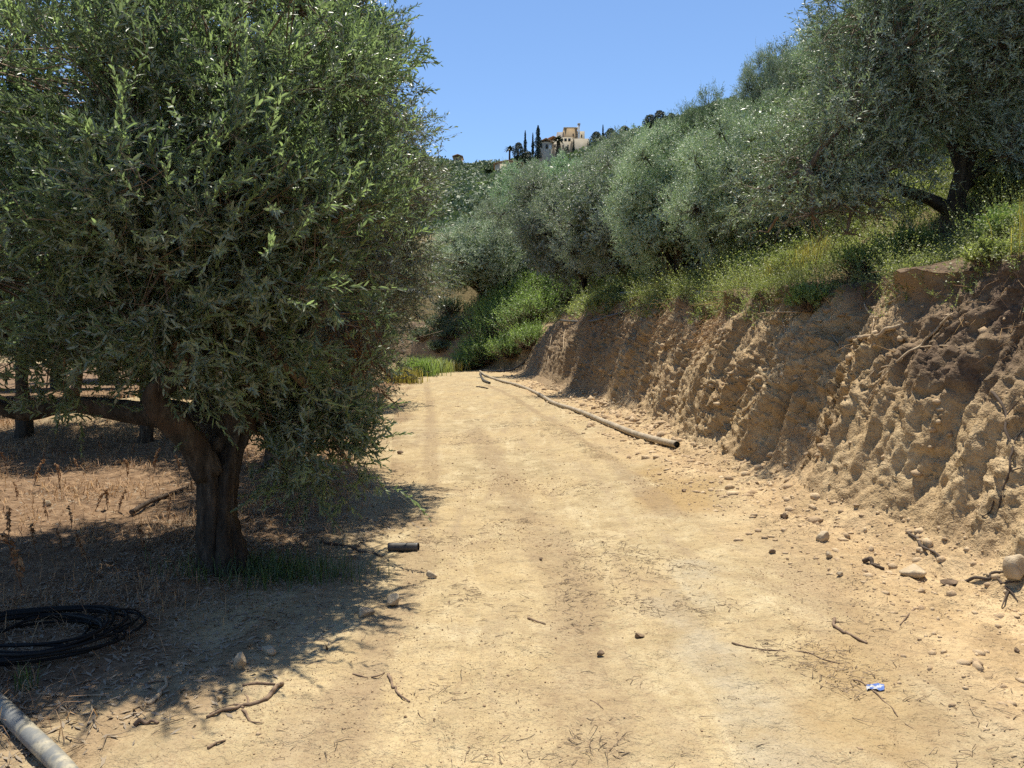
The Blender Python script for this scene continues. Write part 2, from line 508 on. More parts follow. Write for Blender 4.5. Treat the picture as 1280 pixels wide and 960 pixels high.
    h3 = N.bump(crack, -0.35, 0.01, h2)
    N.link(h3, b.inputs['Normal'])
    return m
M_earth = earth_mat()

# ------------------------------------------------------------------ terrain
def curve(pts):
    a = np.array(pts, float)
    return lambda y: np.interp(y, a[:, 1], a[:, 0])
def smooth_curve(pts):
    a = np.array(pts, float)
    P, _ = catmull(np.c_[a, np.zeros(len(a))], np.ones(len(a)), 8)
    return lambda y: np.interp(y, P[:, 1], P[:, 0])

toe_x = smooth_curve([(4.0, -12), (3.6, -4), (3.0, 2), (2.82, 4.9), (2.66, 6.6), (2.46, 8.2), (2.44, 12.7), (1.78, 21.7), (0.95, 32), (-0.2, 41), (-2.6, 46), (-7, 51), (-15, 57), (-31, 67), (-62, 85), (-80, 95)])
left_x = smooth_curve([(-3.0, -12), (-2.2, -4), (-1.85, 2.5), (-1.5, 4.1), (-1.25, 7.2), (-1.9, 12), (-3.3, 21.7), (-5.0, 36), (-9.5, 46), (-15, 51), (-26, 57), (-47, 67), (-85, 85), (-110, 95)])
bank_h = curve([(2.4, -12), (2.35, 5), (2.25, 9), (2.45, 14), (2.9, 24), (3.0, 34), (2.9, 41), (3.0, 47), (3.0, 95)])
bank_w = curve([(1.4, -12), (1.35, 5), (1.3, 9), (1.35, 14), (1.5, 24), (1.8, 34), (2.6, 41), (3.2, 47), (4, 95)])

ys = [-12.0]
while ys[-1] < 92:
    y = ys[-1]
    ys.append(y + (0.45 if y < 1.0 else max(0.026, 0.0042 * y)))
ys = np.array(ys)
def cols(a, b, n, p=1.0):
    return a + (b - a) * np.linspace(0, 1, n, endpoint=False) ** p
# column kinds: (zone, parameter)
zone = np.concatenate([np.full(40, 0), np.full(150, 1), np.full(180, 2), np.full(170, 3), np.full(110, 4), np.full(50, 5), [6]])
par = np.concatenate([np.linspace(0, 1, n, endpoint=False) for n in (40, 150, 180, 170, 110, 50)] + [[0.0]])
NR, NC = len(ys), len(zone)
Y = np.repeat(ys[:, None], NC, 1)
Z0 = np.repeat(zone[None], NR, 0); T0 = np.repeat(par[None], NR, 0)
tx = toe_x(ys) + 0.16 * fbm(ys * 0.7, 0 * ys, None, 3, 3)
# bays and noses of the cut
def bay(c, w, a): return a * np.exp(-((ys - c) / w) ** 2)
tx = tx + bay(8.3, 0.7, 0.32) + bay(6.7, 0.6, -0.12) + bay(11.6, 1.4, -0.22) + bay(20.5, 1.6, 0.45) + bay(26, 2.5, -0.35) + bay(14.5, .9, .15)
tx = tx[:, None]; lx = left_x(ys)[:, None]
bw = (bank_w(ys) + 0.12 * fbm(ys * 0.9, 0 * ys + 4, None, 2, 8))[:, None]
hb = (bank_h(ys) + 0.14 * fbm(ys * 0.8, 0 * ys + 9, None, 3, 21))[:, None]
x_top = tx + bw
X = np.select([Z0 == 0, Z0 == 1, Z0 == 2, Z0 == 3, Z0 == 4, Z0 == 5, Z0 == 6],
              [lx - 9 - 110 * (1 - T0) ** 1.6, lx - 9 * (1 - T0) ** 1.25, lx + (tx - lx) * T0, tx + bw * T0,
               x_top + 7 * T0 ** 1.3, x_top + 7 + 80 * T0 ** 1.5, x_top + 87 + 0 * T0])
off = X - x_top                         # distance up the slope from the lip of the bank
# heights
zr = 0.05 * fbm(X * 0.35, Y * 0.35, None, 3, 31) + 0.022 * fbm(X * 2.2, Y * 2.2, None, 3, 32) + 0.014 * fbm(X * 9, Y * 9, None, 2, 33) + 0.007 * fbm(X * 24, Y * 24, None, 2, 34)
zr = zr + 0.05 * sstep(0, 1, (X - lx) / (tx - lx)) - 0.02
u_road = (X - lx) / (tx - lx)
# wheel ruts
mid_x = lx + (tx - lx) * 0.42
rut1 = np.exp(-((X - mid_x - 0.0) / 0.22) ** 2); rut2 = np.exp(-((X - mid_x - 1.55) / 0.25) ** 2)
on_road = ((Z0 == 2) * 1.0)
zr = zr + on_road * 0.02 * (np.exp(-((np.abs(X - mid_x) - .36) / .1) ** 2) + np.exp(-((np.abs(X - mid_x - 1.55) - .36) / .1) ** 2)) * sstep(26, 8, Y)
zr = zr - on_road * 0.035 * (rut1 + rut2) * (0.6 + 0.4 * vnoise(Y * 1.5, X * 2, None, 36)) * sstep(30, 10, Y)
# digger tread marks by the long pipe
def strip(pts, w):
    a = np.array(pts, float)
    return on_road * np.exp(-((X - np.interp(Y, a[:, 1], a[:, 0])) / w) ** 4) * sstep(a[0, 1] - .3, a[0, 1] + .5, Y) * sstep(a[-1, 1] + .5, a[-1, 1] - .5, Y)
trd = np.maximum(strip([(1.32, 10.2), (1.03, 12.2), (.60, 15.2)], .20), strip([(.72, 13.6), (.38, 17.9), (-.05, 22.5)], .22))
trd = trd * (.55 + .45 * vnoise(Y * .9, X, None, 37))
bars = np.sign(np.sin((Y + X * .5) * 2 * np.pi / .46))
zr = zr + 0.045 * trd * bars
# talus crumbs at the foot of the bank
zr = zr + on_road * sstep(0.80, 1.0, u_road) * (0.03 + 0.05 * np.abs(fbm(X * 4, Y * 4, None, 3, 41)) + 0.03 * np.abs(vnoise(X * 14, Y * 14, None, 42)))
# orchard floor: gentle mounds, a sandy heap behind the first tree
zo = 0.10 * fbm(X * 0.4, Y * 0.4, None, 3, 51) + 0.05 * fbm(X * 1.7, Y * 1.7, None, 3, 52) + 0.02 * fbm(X * 8, Y * 8, None, 2, 53)
zo = zo + 0.55 * np.exp(-(((X + 6.8) / 2.0) ** 2 + ((Y - 14.5) / 1.5) ** 2))
zo = zo - 0.04 * np.minimum(np.maximum(lx - X, 0), 12) * sstep(20, 40, Y)
wl = sstep(0, 0.9, lx - X)
zl = zr * (1 - wl) + (zo + 0.02) * wl
# bank profile
ft = np.interp(T0, [0, .16, .24, .42, .72, .88, 1.0], [0, .07, .18, .48, .82, .93, 1.0])
zb_toe = np.take_along_axis(zr, np.full((NR, 1), 40 + 150 + 179), 1)
zb = zb_toe * (1 - T0) + hb * ft
# slope above
o_ = np.maximum(off, 0)
zs = hb + 0.42 * np.minimum(o_, 1.2) + 0.62 * np.clip(o_ - 1.2, 0, 6) + 0.36 * np.clip(o_ - 7.2, 0, 8) + 0.10 * np.maximum(o_ - 15.2, 0)
zs = zs + sstep(0, 1.0, o_) * (0.16 * fbm(X * 0.7, Y * 0.7, None, 3, 61) + 0.05 * fbm(X * 3, Y * 3, None, 3, 62))
Zz = np.select([Z0 <= 1, Z0 == 2, Z0 == 3], [zl, zr, zb], zs)
# carve the cut face: leaning bucket grooves, blocks and crumbs, pushed out along the face normal
isb = (Z0 == 3)
env = np.sin(np.pi * np.clip(T0, 0, 1)) ** 0.6 * isb
c = Y + 0.06 * Zz + 0.10 * fbm(Y * 1.3, Zz * 1.3, None, 3, 67)
w0 = fbm(Y * 2.0, Zz * 2.0, None, 3, 70)
steep = sstep(47, 40, ys)[:, None]
g = 0.15 * fbm(c * 0.9, Zz * 0.35, None, 3, 71) - 0.17 * np.abs(vnoise(c * 1.9, Zz * 0.30, None, 72)) - 0.10 * np.abs(vnoise(c * 4.6, Zz * 0.45, None, 73))
crumb = 0.5 + 0.6 * sstep(-0.15, 0.25, fbm(Y * 0.8, Zz * 0.9, None, 3, 66))
w1 = 0.35 * fbm(Y * 5.0, Zz * 5.0, None, 3, 69)
g = g + 0.13 * facets(c * 1.3 + w1 * .4, Zz * 0.55 + w0 * .3, 74, 1.2) + crumb * (0.075 * facets(c * 4.2 + w1, Zz * 1.9 + w0, 75, 1.6) + 0.055 * facets(c * 10 + w1 * 2, Zz * 8 + w0, 76, 1.8))
g = g + (1.3 - crumb) * 0.035 * vnoise(c * 14 + w1 * .4, Zz * 0.8, None, 68)
teeth = np.abs(((c * 2.6 + 1.6 * w0) % 1.0) - 0.5) * 2
g = g - 0.07 * teeth ** 2 * sstep(0.0, 0.5, fbm(c * 0.5, Zz * 0.8, None, 2, 78))
g = g + 0.035 * fbm(Y * 12, Zz * 12, X * 6, 3, 79) + 0.026 * crumb * facets(Y * 24, Zz * 24, 80, 1.5)
g = g * (0.55 + 0.45 * steep) * 0.80 * (0.25 + 0.75 * sstep(0.08, 0.28, T0))
slope_n = np.stack([-np.ones_like(X), np.zeros_like(X), bw / hb * np.ones_like(X)], -1); slope_n = unit(slope_n)
slope_n = slope_n + np.stack([0 * X, -0.35 + 0 * X, 0 * X], -1)
Pv = np.stack([X, Y, Zz], -1) + slope_n * (g * env)[..., None] * 1.15
# ragged overhanging lip
lip = np.exp(-((off - 0.02) / 0.16) ** 2) * (Z0 >= 3)
Pv[..., 0] -= lip * (0.08 + 0.30 * fbm(Y * 1.4, 0 * Y, None, 4, 77)) * steep
Pv[..., 2] += np.exp(-((off + 0.05) / 0.35) ** 2) * (Z0 >= 3) * (0.16 * fbm(Y * 1.1 + 5, 0 * Y, None, 4, 78) + 0.05 * fbm(Y * 5, X * 5, None, 3, 84)) * steep
# weights
w_noise = fbm(X * 1.3, Y * 1.3, None, 4, 81)
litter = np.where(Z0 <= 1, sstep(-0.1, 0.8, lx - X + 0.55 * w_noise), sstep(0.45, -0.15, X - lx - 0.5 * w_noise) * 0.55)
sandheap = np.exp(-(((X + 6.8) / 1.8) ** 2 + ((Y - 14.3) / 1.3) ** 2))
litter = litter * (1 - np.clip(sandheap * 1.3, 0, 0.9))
face = np.where(Z0 == 2, sstep(0.74, 0.95, u_road + 0.14 * w_noise) * 0.95, np.where(Z0 >= 3, 1.0, 0.0))
topsoil = np.where(Z0 == 3, sstep(0.70, 1.05, T0 + 0.22 * w_noise), np.where(Z0 > 3, 1.0, 0.0))
topsoil = np.maximum(topsoil, np.where(Z0 == 3, sstep(7.2, 6.2, Y + 0.5 * w_noise) * sstep(0.36, 0.56, T0 + 0.22 * w_noise), 0))
topsoil = np.maximum(topsoil, np.where(Z0 == 3, 0.55 * sstep(16, 24, Y) , 0))
grassy = np.where(Z0 >= 4, sstep(0.05, 0.7, off + 0.3 * w_noise), 0.0) * 0.8
bare = np.exp(-(((X - 2.6) / 2.2) ** 2 + ((Y - 43) / 4.0) ** 2))
grassy = grassy * (1 - np.clip(bare * 1.5, 0, 0.95))
def path_w(pts, width):
    a = np.array(pts, float); d = np.full(X.shape, 9.0)
    for (x0, y0), (x1, y1) in zip(a[:-1], a[1:]):
        dx, dy = x1 - x0, y1 - y0
        t = np.clip(((X - x0) * dx + (Y - y0) * dy) / (dx * dx + dy * dy), 0, 1)
        d = np.minimum(d, np.hypot(X - x0 - t * dx, Y - y0 - t * dy))
    return sstep(width, width * 0.35, d + width * 0.55 * fbm(X * 2.6, Y * 2.6, None, 4, 91))
grey = path_w([(1.0, 1.5), (1.02, 2.9), (1.05, 3.6), (1.0, 4.4), (1.3, 5.4)], 0.24) * 0.75
damp = path_w([(1.7, 7.6), (2.2, 8.6), (1.9, 9.4)], 0.55)
damp = np.maximum(damp, 0.6 * path_w([(1.5, 3.2), (2.4, 4.6), (2.7, 6)], 0.4))
track = path_w([(0.25, 2.0), (0.32, 3.2), (0.42, 4.6), (0.25, 6.2), (0.05, 8), (-0.25, 10.5), (-0.7, 14)], 0.26) * 0.75
track = np.maximum(track, 0.6 * path_w([(1.9, 3), (2.2, 5), (2.3, 6.4)], 0.3))
track = np.maximum(track, 0.75 * path_w([(-.75, 2), (-.7, 5), (-.85, 8), (-1.5, 14), (-2.4, 22), (-3.4, 30)], 0.17))
track = np.maximum(track, 0.8 * path_w([(1.5, 7), (1.35, 10), (.9, 15), (0.1, 22), (-1, 30)], 0.17))
track = np.maximum(track, np.clip(trd, 0, 1) * (.45 - .35 * bars))

GRID = Pv
def sheet(name, c0, c1, label):
    sub = slice(c0, c1 + 1)
    V = Pv[:, sub].reshape(-1, 3)
    n = c1 - c0 + 1
    i = np.arange(NR - 1)[:, None]; j = np.arange(n - 1)[None]
    Q = np.stack([i * n + j, i * n + j + 1, (i + 1) * n + j + 1, (i + 1) * n + j], -1).reshape(-1, 4)
    mb = MB(); mb.add(V, Q)
    o = mb.build(name, M_earth, smooth=(name != 'earth_bank'))
    for an, arr in (('litter', litter), ('face', face), ('topsoil', topsoil), ('grassy', grassy), ('grey', grey), ('damp', damp), ('track', track)):
        a = o.data.attributes.new(an, 'FLOAT', 'POINT')
        a.data.foreach_set('value', np.ascontiguousarray(arr[:, sub], dtype=np.float32).ravel())
    tag(o, label, name.replace('_', ' '), kind='structure')
    return o
E0, E1, E2, E3 = 190, 370, 540, NC - 1
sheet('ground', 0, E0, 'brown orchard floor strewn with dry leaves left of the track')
sheet('dirt_road', E0, E1, 'pale yellow dirt road running up the middle')
sheet('earth_bank', E1, E2, 'freshly cut clay bank along the right of the road')
sheet('hillside', E2, E3, 'rising grassy hillside above the cut bank')

# rays against the terrain, for setting things down on it
g2 = Pv[::2, ::2]
r2, c2 = g2.shape[:2]
ii = np.arange(r2 - 1)[:, None]; jj = np.arange(c2 - 1)[None]
fq = np.stack([ii * c2 + jj, ii * c2 + jj + 1, (ii + 1) * c2 + jj + 1, (ii + 1) * c2 + jj], -1).reshape(-1, 4)
BVH = BVHTree.FromPolygons(g2.reshape(-1, 3).tolist(), fq.tolist())
def gz(x, y):
    h = BVH.ray_cast(Vector((x, y, 200)), Vector((0, 0, -1)))
    return h[0].z if h[0] is not None else 0.0
cp, sp = math.cos(PITCH), math.sin(PITCH)
def ray(px, py):
    a = (px - 640) / 950; b = (480 - py) / 950
    return Vector((a, cp + b * sp, -sp + b * cp))
def at(px, py, y):
    r = ray(px, py); k = y / r.y
    return np.array((r.x * k, y, CAM_H + r.z * k))
def hit(px, py, lift=0.0):
    h = BVH.ray_cast(Vector((0, 0, CAM_H)), ray(px, py).normalized())
    p = h[0] if h[0] is not None else Vector(at(px, py, 30))
    n = h[1] if h[1] is not None else Vector((0, 0, 1))
    if n.z < 0: n = -n
    return np.array(p + n * lift)
def on(px, py, lift=0.0):
    """a point on the terrain seen there, lifted straight up"""
    p = hit(px, py); p[2] += lift
    return p
print('terrain', NR, NC)

# ------------------------------------------------------------------ the far hill
fx = np.linspace(-260, 260, 140); fy = np.linspace(78, 396, 140)
FX, FY = np.meshgrid(fx, fy)
ridge = np.interp(FX, [-420, -150, -60, -40, -18, 0, 22, 66, 150, 420], [60, 66, 72, 73, 69, 70, 74, 88, 112, 150])
def hill_z(x, y):
    rz = np.interp(x, [-420, -150, -60, -40, -18, 0, 22, 66, 150, 420], [60, 66, 72, 73, 69, 70, 74, 88, 112, 150])
    z0 = np.interp(x, [-420, -60, -20, 10, 60, 420], [-4, -3, 0, 14, 30, 70])
    t = np.clip((y - 78) / (300 - 78), 0, 1)
    z = z0 + (rz - z0) * (0.85 * t + 0.15 * t * t * (3 - 2 * t))
    z = z - np.maximum(y - 310, 0) * 0.25
    return z + 3.0 * fbm(np.asarray(x) * 0.02, np.asarray(y) * 0.02, None, 3, 101) * np.clip((np.asarray(y) - 80) / 60, 0, 1)
FZ = hill_z(FX, FY)
mb = MB()
nfx = len(fx)
i = np.arange(len(fy) - 1)[:, None]; j = np.arange(nfx - 1)[None]
mb.add(np.stack([FX, FY, FZ], -1), np.stack([i * nfx + j, i * nfx + j + 1, (i + 1) * nfx + j + 1, (i + 1) * nfx + j], -1))
M_hill = simple_mat('hill_scrub_soil', (0.060, 0.075, 0.032), (0.13, 0.125, 0.06), 0.06, 0.95)
tag(mb.build('hill', M_hill, smooth=True), 'far wooded hill rising at the end of the valley', 'hill', kind='structure')

# ------------------------------------------------------------------ olive trees
def limb_path(a, b, rng, sag=0.12, k=4):
    a = np.asarray(a, float); b = np.asarray(b, float)
    L = np.linalg.norm(b - a)
    pts = [a + (b - a) * t + rng.normal(0, sag * L * 0.35, 3) * math.sin(math.pi * t) + np.array([0, 0, sag * L * math.sin(math.pi * t)]) for t in np.linspace(0, 1, k)]
    pts[0] = a; pts[-1] = b
    return pts

def big_olive(name, label, base, trunk, limbs, blobs, n_clumps, per, nl, ll, lw, seed, mat, full=False, dead=None, fresh=0.0, clump_r=0.17, L=0.26, hide_limbs=6):
    rng = np.random.default_rng(seed)
    base = np.asarray(base, float)
    root = empty(name, tuple(base))
    tag(root, label, 'olive tree')
    def rel(p): return np.asarray(p, float) - base
    mb = MB()
    for P, Rr in trunk:
        tube(mb, [rel(p) for p in P], Rr, 36, 12, 0.26, seed, ridge=0.42, freq=6)
    mb.build('trunk', M_bark, root, smooth=True)
    for P, Rr in limbs:
        m2 = MB()
        tube(m2, [rel(p) for p in P], Rr, 14, 7, 0.16, seed + 5, ridge=0.22, freq=7)
        m2.build('limb', M_bark, root, smooth=True)
    Pn, Dn, tint, C, Bc = crown_points([(*rel(b[:3]), *b[3:]) for b in blobs], n_clumps, per, rng, clump_r)
    keep = Pn[:, 2] > 0.1
    Pn, Dn, tint = Pn[keep], Dn[keep], tint[keep]
    # branches that carry the leaf clumps
    mb = MB()
    ends = [rel(P[-1]) for P, _ in limbs] + [rel(P[len(P) // 2]) for P, _ in limbs] + [rel(P[-1]) for P, _ in trunk]
    ends = np.array(ends)
    for b in blobs:
        c_ = rel(b[:3])
        s = ends[np.argmin(np.linalg.norm(ends - c_, axis=1) + rng.uniform(0, .3, len(ends)))]
        tube(mb, limb_path(s, c_, rng, 0.10), [0.045, 0.034, 0.026, 0.015], 7, 5, 0.15, seed)
    thin_tubes(mb, Bc, C, 0.011, 0.004, 0, 0.10, rng)
    idx = rng.integers(0, len(C), len(C) * 2)
    thin_tubes(mb, C[idx], C[idx] + rng.normal(0, 0.22, (len(idx), 3)), 0.004, 0.0015, 0, 0.1, rng)
    mb.build('branches', M_twig, root, smooth=True)
    mb = MB()
    Ls = L * rng.uniform(0.6, 1.3, len(Pn))
    isdead = np.zeros(len(Pn), bool)
    if dead is not None:
        for dp in dead:
            isdead |= np.linalg.norm(Pn - rel(dp[:3]), axis=1) < dp[3] * rng.uniform(0.6, 1.2, len(Pn))
    is_fresh_lit = (rng.uniform(0, 1, len(Pn)) < fresh) & ~isdead  # fresh shoots; their bright tint also paints in sunlit leaf patches
    g_ = ~isdead & ~is_fresh_lit
    shoots(mb, Pn[g_], Dn[g_], Ls[g_], nl, ll, lw, rng, full=full, stem_mat=1, tint=tint[g_] * 0.8)
    if is_fresh_lit.any():
        D2 = unit(Dn[is_fresh_lit] + np.array([0, 0, 0.5]))
        shoots(mb, Pn[is_fresh_lit], D2, Ls[is_fresh_lit] * 1.35, nl, ll * 1.15, lw * 1.15, rng, full=full, stem_mat=1, tint=np.clip(rng.normal(.95, .08, is_fresh_lit.sum()), 0, 1), ang=40)
    mb.build('crown', [mat, M_stem], root)
    if isdead.any():
        mb = MB()
        D2 = unit(Dn[isdead] + np.array([0, 0, -1.2]))
        shoots(mb, Pn[isdead], D2, Ls[isdead] * 0.9, nl, ll, lw * .8, rng, full=full, stem_mat=1, ang=25)
        d_ = mb.build('dead_foliage', [M_leaf_dead, M_stem], root)
        d_['label'] = 'patch of dead rust brown leaves in the crown'
    return root

def A(*l): return [at(*q) for q in l]
def BL(l): return [(*at(px, py, d), r, *rest) for (px, py, d, r, *rest) in l]

# the first tree, left of the track
b0 = on(278, 712)
by = b0[1]
trunkA = [([b0 + [0.0, 0, -0.15], b0 + [0.0, 0, 0.08], at(276, 650, by), at(282, 590, by + .02), at(300, 530, by + .1), at(305, 490, by + .2)], [0.25, 0.15, 0.102, 0.095, 0.088, 0.075]),
          ([b0 + [-0.08, -.03, -0.15], at(262, 680, by - .03), at(262, 600, by - .05), at(248, 560, by - .1)], [0.11, 0.092, 0.085, 0.08])]
limbsA = [(A((262, 590, by - .05), (235, 545, by - .2), (200, 510, by - .35), (196, 488, by - .4), (235, 465, by - .35), (268, 430, by - .2), (280, 380, by), (270, 300, by + .1)), [0.10, 0.09, 0.08, 0.062, 0.062, 0.05, 0.04, 0.028]),
          (A((300, 540, by + .1), (302, 495, by + .1), (325, 470, by + .05), (350, 450, by), (395, 400, by + .1), (420, 330, by + .3)), [0.11, 0.085, 0.06, 0.052, 0.04, 0.025]),
          (A((285, 560, by + .05), (240, 522, by + .3), (160, 514, by + .6), (90, 505, by + .7), (20, 515, by + .6), (-60, 480, by + .4)), [0.10, 0.095, 0.085, 0.07, 0.06, 0.04]),
          (A((298, 530, by + .1), (255, 500, by + .7), (250, 420, by + 1.1), (200, 330, by + 1.2)), [0.10, 0.08, 0.06, 0.035])]
blobsA = [(x, y + 0.2 + max(0.0, 5.0 - y) * 0.62 + max(0.0, z - 2.6) * 0.42, z, r, *w) for (x, y, z, r, *w) in BL([(60, 60, 4.3, .85), (250, 80, 4.9, .95), (375, 115, 5.7, .62), (85, 310, 3.7, .50, 1.2), (235, 270, 4.5, .75), (375, 290, 5.3, .64), (130, 200, 4.2, .75),
             (150, 410, 4.3, .48), (290, 400, 4.9, .55), (412, 390, 5.8, .50), (20, 430, 4.5, .40), (380, 560, 5.6, .32, 1.1), (425, 580, 5.7, .20, 1.1), (340, 590, 5.4, .18, 1.1),
             (345, 500, 5.6, .22), (392, 490, 5.7, .28), (365, 535, 5.5, .22), (410, 530, 5.8, .2), (320, -60, 6.4, .85), (120, -80, 6.0, 1.0), (-120, 60, 5.2, 1.0), (-130, 330, 4.3, .8), (190, 180, 6.3, .75, .7), (340, 190, 6.6, .75, .7),
             (40, 250, 6.0, .65, .7), (-90, 220, 5.8, .8, .7), (90, 430, 5.9, .45), (400, 45, 6.2, .45), (420, 195, 6.0, .42), (215, 455, 5.3, .25)])]
big_olive('olive_tree', 'big gnarled olive tree nearest the camera, its dark trunk left of the track', b0, trunkA, limbsA, blobsA,
          900, 12, 20, 0.062, 0.0148, 11, M_leaf_near, full=True, dead=[(*at(428, 420, 5.9), 0.34), (*at(400, 440, 5.6), 0.2)], fresh=0.24)  # fresh share raised to put sunlit sprays into the leaf colour

# the second tree behind it, leaning over the road edge
b1 = np.array((-2.95, 9.6, gz(-2.95, 9.6)))
trunkB = [([b1 + [0, 0, -0.15], b1 + [0.02, 0, .25], b1 + [0.05, 0, .8], b1 + [.2, -.1, 1.4]], [0.24, 0.17, 0.14, 0.11])]
limbsB = [([b1 + [.15, -.05, 1.2], b1 + [.7, -.4, 1.7], b1 + [1.1, -.6, 2.4], b1 + [1.2, -.6, 3.2]], [.10, .08, .06, .035]),
          ([b1 + [.15, -.05, 1.2], b1 + [-.4, .2, 1.9], b1 + [-.6, .2, 2.9]], [.10, .07, .04])]
blobsB = BL([(462, 140, 8.4, .62), (480, 250, 8.5, .58), (460, 345, 8.3, .58), (435, 425, 8.4, .5), (450, 468, 8.5, .3), (420, 200, 9.4, 1.0), (508, 320, 9.2, .34), (488, 395, 9.3, .34),
             (430, 480, 9, .5), (380, 90, 9.4, .95), (440, 50, 8.9, .5), (380, 300, 10, 1.0), (400, 420, 9.8, .8), (350, 480, 10, .6), (515, 230, 9.0, .33), (300, 400, 10.5, .9)])
big_olive('olive_tree', 'olive tree behind the nearest one, its foliage bulging over the left road edge', b1, trunkB, limbsB, blobsB,
          1000, 9, 16, 0.062, 0.016, 23, M_leaf_mid, dead=[(*at(432, 405, 8.0), 0.28)], fresh=0.03)

# the big tree on the bank at right
b2 = on(1195, 284)
by = b2[1]
trunkC = [([b2 + [0, 0, -.2], b2 + [0, 0, .05], at(1194, 255, by), at(1203, 215, by), at(1216, 180, by), at(1228, 140, by + .1), at(1240, 90, by + .2)], [.24, .145, .105, .092, .08, .065, .045])]
limbsC = [(A((1190, 265, by), (1160, 248, by - .1), (1130, 238, by - .2), (1095, 222, by - .3), (1050, 226, by - .3), (1010, 215, by - .2)), [.085, .065, .055, .045, .035, .025]),
          (A((1203, 215, by), (1180, 160, by + .2), (1130, 110, by + .2), (1090, 60, by)), [.07, .06, .045, .025]),
          (A((1200, 240, by), (1240, 200, by + .3), (1290, 160, by + .3), (1340, 110, by + .2)), [.07, .06, .045, .025])]
k = by / 9.0
blobsC = [(*at(px, py, d * k), r * k, *w) for (px, py, d, r, *w) in
          [(1030, 210, 8.9, .62), (1095, 110, 8.9, .9), (1230, 70, 8.9, 1.0), (1150, 0, 9.3, 1.1), (1085, 30, 9.2, .62), (1290, 0, 9, 1.1), (1310, 110, 9.2, .7), (1085, 238, 8.7, .42),
           (1015, 268, 8.6, .36), (965, 235, 9.4, .5), (960, 290, 9.6, .3), (1060, 150, 8.6, .55), (1170, 140, 9.8, .5), (1285, 190, 9.9, .40, .5), (1130, 170, 8.7, .42), (1058, 292, 8.6, .24), (1275, 215, 9.6, .42), (1250, 160, 9.2, .5), (1092, 262, 8.5, .26), (1140, 205, 8.5, .30), (1262, 195, 8.6, .36), (1050, 255, 8.5, .3), (1170, 120, 8.5, .45), (1240, -90, 9.2, 1.2), (1120, -70, 9.2, .9), (1380, 50, 9.2, 1.2), (1350, 200, 9.2, .4), (985, 200, 9.3, .45), (1130, 60, 8.4, .5)]]
big_olive('olive_tree', 'large dark olive tree with a leaning forked trunk on top of the bank at right', b2, trunkC, limbsC, blobsC,
          1150, 10, 15, 0.064, 0.0165, 37, M_leaf_mid)

# three more olives, copied over the slope and the orchard
def olive_proto(seed, h, w, n_clumps, per, nl, ll, lw, low=0.25):
    rng = np.random.default_rng(seed)
    root = empty('olive_tree')
    mb = MB()
    th = h * max(0.22, low * .75)
    lean = rng.normal(0, 0.15, 2)
    top = np.array([lean[0], lean[1], th])
    tube(mb, [(0, 0, -0.3), (0, 0, .1), (lean[0] * .3, lean[1] * .3, th * .55), top], [.30, .20, .155, .14], 18, 7, .2, seed, ridge=.35, freq=4)
    lobes = []
    for q in range(34):                                  # leaf lobes standing off the crown's shell
        a = q * 2.4 + rng.uniform(-.3, .3)
        zz = low + (0.93 - low) * ((q + rng.uniform(0, 1)) / 34)
        mid = (low + .95) / 2; half = (1.02 - low) / 2
        rr = w * 0.5 * math.sqrt(max(0.03, 1 - ((zz - mid) / half) ** 2)) * rng.uniform(0.66, 0.98)
        lobes.append((math.cos(a) * rr, math.sin(a) * rr, h * zz, w * rng.uniform(0.075, 0.135)))
    core = [(math.cos(q * 1.57) * w * .14, math.sin(q * 1.57) * w * .14, h * (.42 + low * .5), w * .20) for q in range(4)] + [(0, 0, h * .68, w * .2)]
    for b in lobes[::2]:
        tube(mb, limb_path(top + rng.normal(0, .05, 3), b[:3], rng, 0.10), [.09, .065, .045, .018], 7, 4, .15, seed)
    Pn, Dn, tint, C, Bc = crown_points(lobes, n_clumps, per, rng, 0.17, up=.7)
    P2, D2, t2, C2, B2 = crown_points(core, n_clumps // 3, per, rng, 0.3)
    thin_tubes(mb, Bc, C, 0.014, 0.005, 0, .1, rng)
    mb.build('trunk', M_bark, root, smooth=True)
    mb = MB()
    Pn = np.vstack([Pn, P2]); Dn = np.vstack([Dn, D2]); tint = np.concatenate([tint, t2 * .5])  # core leaves tinted darker: shade painted into the inside of the crown
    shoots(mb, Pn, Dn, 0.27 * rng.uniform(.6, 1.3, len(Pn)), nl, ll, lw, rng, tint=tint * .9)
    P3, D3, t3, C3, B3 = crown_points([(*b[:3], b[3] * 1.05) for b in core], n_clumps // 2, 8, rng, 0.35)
    shoots(mb, P3, D3, .4, 8, .17, .075, rng, tint=t3 * .4)  # oversized core leaves, dark tint standing in for inner shade
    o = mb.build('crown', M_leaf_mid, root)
    z = np.concatenate(mb.v)[:, 2]
    root['crown_top'] = float(np.percentile(z, 99.7))
    return root
protos = [olive_proto(101, 5.2, 5.8, 1000, 13, 12, 0.070, 0.021), olive_proto(102, 6.0, 5.6, 1050, 13, 12, 0.070, 0.021), olive_proto(103, 4.9, 6.4, 1000, 13, 12, 0.070, 0.021), olive_proto(104, 5.0, 6.0, 900, 12, 12, 0.075, 0.022, .38)]
TOPS = [p_['crown_top'] for p_ in protos]
for p_ in protos: del p_['crown_top']
used = [False] * 4
